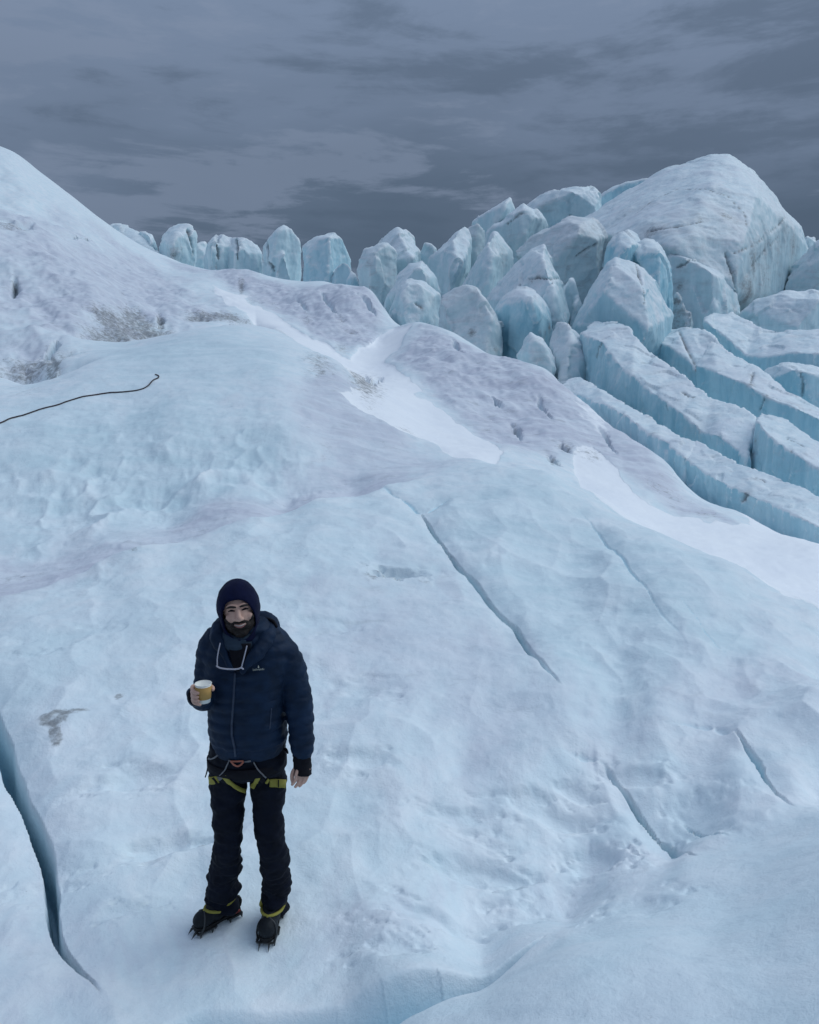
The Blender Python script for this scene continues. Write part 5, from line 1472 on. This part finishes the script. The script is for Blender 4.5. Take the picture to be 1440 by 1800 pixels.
# boots and crampons
def boot(cx0, cy0, Yc, dirx, diry, k=1.0):
    c = V(cx0, cy0, Yc)
    gz = ground_z(c.x, c.y)
    f = Vector((dirx, diry, 0)).normalized()
    za, zb = ground_z(c.x + f.x * .13, c.y + f.y * .13), ground_z(c.x - f.x * .13, c.y - f.y * .13)
    base = Vector((c.x, c.y, max(gz, (za + zb) / 2) + .022))
    f = (f + Vector((0, 0, (za - zb) / .26))).normalized()
    r = f.cross(Vector((0, 0, 1))).normalized(); u = r.cross(f).normalized()
    L = lambda x, y, z: base + (f * x + r * y + u * z) * k
    R4 = Matrix(((f.x, r.x, u.x, 0), (f.y, r.y, u.y, 0), (f.z, r.z, u.z, 0), (0, 0, 0, 1))) @ Matrix.Scale(k, 4)
    bm = bmesh.new()
    ellipsoid(bm, L(.085, 0, .048), (.070, .054, .054), R4); ellipsoid(bm, L(.02, .0, .060), (.085, .049, .060), R4)
    ellipsoid(bm, L(-.085, 0, .052), (.060, .044, .055), R4)
    tube(bm, [(L(.055, 0, .06), .040), (L(.0, 0, .085), .048), (L(-.05, 0, .125), .053), (L(-.06, 0, .17), .055)], .01, 20)
    o = done(bm, 'boot', M_BOOT, None, .005, 3)
    displace(o, lambda co, no: .002 * fbm3(co, .03, 3, 541))
    own(o)
    BV = bvh(o)
    def prof(off=0.0):
        out = []
        for x, y in [(.150, 0), (.142, .028), (.115, .046), (.07, .050), (.02, .043), (-.03, .037), (-.08, .041), (-.12, .037), (-.142, .020), (-.146, 0)]:
            out.append((x + math.copysign(off, x), y + (off if y else 0)))
        return out + [(x, -y) for x, y in reversed(out[1:-1])]
    bm = bmesh.new()
    a = [bm.verts.new(L(x, y, .022)) for x, y in prof()]; b = [bm.verts.new(L(x, y, .0)) for x, y in prof(-.003)]
    bm.faces.new(a); bm.faces.new(list(reversed(b)))
    for i in range(len(a)): bm.faces.new((a[i], b[i], b[(i + 1) % len(a)], a[(i + 1) % len(a)]))
    s_ = done(bm, 'sole', M_RUB); sub(s_, o)
    for p in s_.data.polygons: p.use_smooth = False
    bm = bmesh.new()
    def bar(p, q, w_, h_):
        d = (q - p).normalized(); sd = d.cross(u).normalized() * w_ / 2; up_ = u * h_ / 2
        v8 = [bm.verts.new(e + s1 * sd + s2 * up_) for e in (p, q) for s1 in (-1, 1) for s2 in (-1, 1)]
        for ids in ((0, 1, 3, 2), (4, 6, 7, 5), (0, 4, 5, 1), (2, 3, 7, 6), (0, 2, 6, 4), (1, 5, 7, 3)): bm.faces.new([v8[i] for i in ids])
    for x0, x1, hw_ in ((.145, .03, .047), (-.05, -.14, .038)):
        for s in (-1, 1): bar(L(x0, s * hw_, -.004), L(x1, s * hw_, -.004), .010, .007)
        for xx in (x0, x1): bar(L(xx, -hw_, -.004), L(xx, hw_, -.004), .010, .007)
    bar(L(.03, 0, -.004), L(-.05, 0, -.004), .018, .004)
    fr = done(bm, 'crampon_frame', M_STEEL); sub(fr, o)
    for p in fr.data.polygons: p.use_smooth = False
    first = None
    for (x, y, dx, dz) in [(.150, .026, .035, -.030), (.150, -.026, .035, -.030), (.125, .048, .012, -.040), (.125, -.048, .012, -.040), (.06, .050, 0, -.036), (.06, -.050, 0, -.036), (.03, .03, 0, -.038), (.03, -.03, 0, -.038), (-.06, .04, 0, -.040), (-.06, -.04, 0, -.040), (-.135, .034, -.006, -.040), (-.135, -.034, -.006, -.040)]:
        bm = bmesh.new()
        b4 = [bm.verts.new(L(x + ex, y + ey, .002)) for ex, ey in ((-.011, -.006), (.011, -.006), (.011, .006), (-.011, .006))]
        tip = bm.verts.new(L(x + dx, y * 1.03, dz))
        bm.faces.new(b4)
        for i in range(4): bm.faces.new((b4[i], b4[(i + 1) % 4], tip))
        sp_ = done(bm, 'spike', M_STEEL); sub(sp_, o)
        for p in sp_.data.polygons: p.use_smooth = False
    return o, BV, L
bootA, BA, LA = boot(384, 1628, 3.665, -.80, -.60, .84)
bootB, BB, LB = boot(480, 1633, 3.665, -.12, -1.0, .93)
bs = lambda BV, o, pts, w_, mat, nm, **kw: (lambda q: sub(q, o) if q is not None else None)(ribbon(BV, pts, w_, nm, mat, None, **kw))
def strap3(o, L, pts, r, mat, nm):
    bm = bmesh.new(); tube(bm, [(L(*p), r) for p in pts], .006, 8); return sub(done(bm, nm, mat), o)
for o, L in ((bootA, LA), (bootB, LB)):
    # ankle strap round the boot, toe strap over the instep
    n_ = 22
    strap3(o, L, [(-.062 + .062 * math.cos(2 * math.pi * k / n_), .060 * math.sin(2 * math.pi * k / n_), .118 - .022 * math.cos(2 * math.pi * k / n_)) for k in range(n_ + 2)], .0075, M_YEL, 'ankle_strap')
    for s in (-1, 1):
        strap3(o, L, [(-.105, s * .050, .060), (-.05, s * .056, .078), (.01, s * .055, .090), (.055, s * .034, .100), (.078, 0, .104)], .0078, M_YEL, 'instep_strap')
        strap3(o, L, [(.125, s * .047, .0), (.110, s * .054, .030), (.095, s * .042, .080), (.078, 0, .106)], .0048, M_STEEL if s < 0 else M_RUB, 'toe_bail')
    strap3(o, L, [(-.142, .0, .03), (-.150, 0, .06), (-.140, 0, .085)], .011, M_RUB, 'heel_lever')
strap3(bootA, LA, [(-.12, -.046, .028), (-.095, -.049, .032), (-.07, -.047, .028)], .008, M_RED, 'heel_clip')
strap3(bootA, LA, [(.020, .028, .105), (.012, .046, .082), (.030, .048, .070)], .0055, M_ORNG, 'buckle')
strap3(bootB, LB, [(-.02, .058, .125), (-.005, .062, .108), (-.012, .064, .092)], .010, M_YEL, 'strap_end')

# cup held in the hand, glasses hanging at the collar: separate things
bm = bmesh.new()
def lathe(bm, prof, c, n_=40):
    rings = [[c + Vector((math.cos(2 * math.pi * k / n_) * r, math.sin(2 * math.pi * k / n_) * r, z)) for k in range(n_)] for r, z in prof]
    vs_ = [[bm.verts.new(p) for p in r] for r in rings]
    for a, b in zip(vs_[:-1], vs_[1:]):
        for k in range(n_): bm.faces.new((a[k], a[(k + 1) % n_], b[(k + 1) % n_], b[k]))
    return vs_
cr = lambda z: .0275 + (.0352 - .0275) * (z + .042) / .084
v_ = lathe(bm, [(.0255, -.0400), (cr(-.042), -.042), (cr(.042), .042), (cr(.042) - .0012, .042), (cr(-.036) - .0012, -.036)], Vector((0, 0, 0)))
bm.faces.new(v_[-1]); bm.faces.new(list(reversed(v_[0])))
cup = done(bm, 'paper_cup', M_CUP)
cup.location = cupC
tag(cup, 'small white paper cup with a brown sleeve held in the raised hand', 'cup')
bm = bmesh.new()
lathe(bm, [(cr(-.024) + .0002, -.024), (cr(-.024) + .0016, -.024), (cr(.033) + .0016, .033), (cr(.033) + .0002, .033)], Vector((0, 0, 0)))
sv = done(bm, 'sleeve', M_KRAFT, cup)
bm = bmesh.new()
n_ = 40
tube(bm, [(Vector((math.cos(2 * math.pi * k / n_) * cr(.042), math.sin(2 * math.pi * k / n_) * cr(.042), .042)), .0016) for k in range(n_ + 2)], .004, 8, rnd=False)
done(bm, 'rim', M_CUP, cup)

def onJ(px, py, lift):
    h_ = JB.ray_cast(EYE, Vector(ray(px, py)).normalized()); c = h_[0] if h_[0] is not None else V(px, py, MY - .15)
    return c + (EYE - c).normalized() * lift
gl = bpy.data.objects.new('sunglasses', None); COL.objects.link(gl); gl.location = onJ(405, 1174, .02)
tag(gl, 'pale thin framed glasses hanging upside down from the open collar', 'glasses')
def gsub(bm, nm):
    o = done(bm, nm, M_PALE); o.parent = gl; o.matrix_parent_inverse = Matrix.Translation(-gl.location); return o
def gpt(px, py):                          # the frame hangs in one plane just in front of the jacket
    return V(px, py, 3.445 - (py - 1172) * .0006)
bm = bmesh.new(); tube(bm, [(gpt(*p), .0038) for p in [(381, 1171), (386, 1174), (396, 1175.8), (408, 1176.5), (418, 1176), (424, 1174), (427.5, 1176)]], .004, 8); gsub(bm, 'front_frame')
bm = bmesh.new(); tube(bm, [(gpt(*p), .0028) for p in [(382, 1171), (382, 1158), (384, 1145), (387, 1131)]], .004, 8); gsub(bm, 'temple')
bm = bmesh.new(); tube(bm, [(gpt(*p), .0028) for p in [(424.5, 1173), (428, 1160), (431, 1148), (434, 1136)]], .004, 8); gsub(bm, 'temple')

# ------------------------------------------------------------------ rope on the blue mound
rp = [(-60,772),(0,748),(20,738),(45,726),(70,717),(86,713),(105,709),(130,702),(160,695),(185,691),(215,690),(245,687),(258,682),(266,675),(277,667),(279,662),(273,660)]
bm = bmesh.new()
cc_ = []
for p in rp:
    h_ = toxy(np.array([hit(*p)]))[0]
    cc_.append((Vector((h_[0], h_[1], ground_z(*h_) + .02)), .0115))
s = spline(cc_, .08)
pp = [(Vector((q[0], q[1], ground_z(q[0], q[1]) + .015)), .0115) for q in s]
tube(bm, pp, .06, 8)
rope = done(bm, 'rope', simple('dark_rope', (0.06, 0.045, 0.05), 0.9, 0.1, 0.3, 60, 0.3))
tag(rope, 'dark thin rope lying in a curve across the blue mound at left', 'rope')
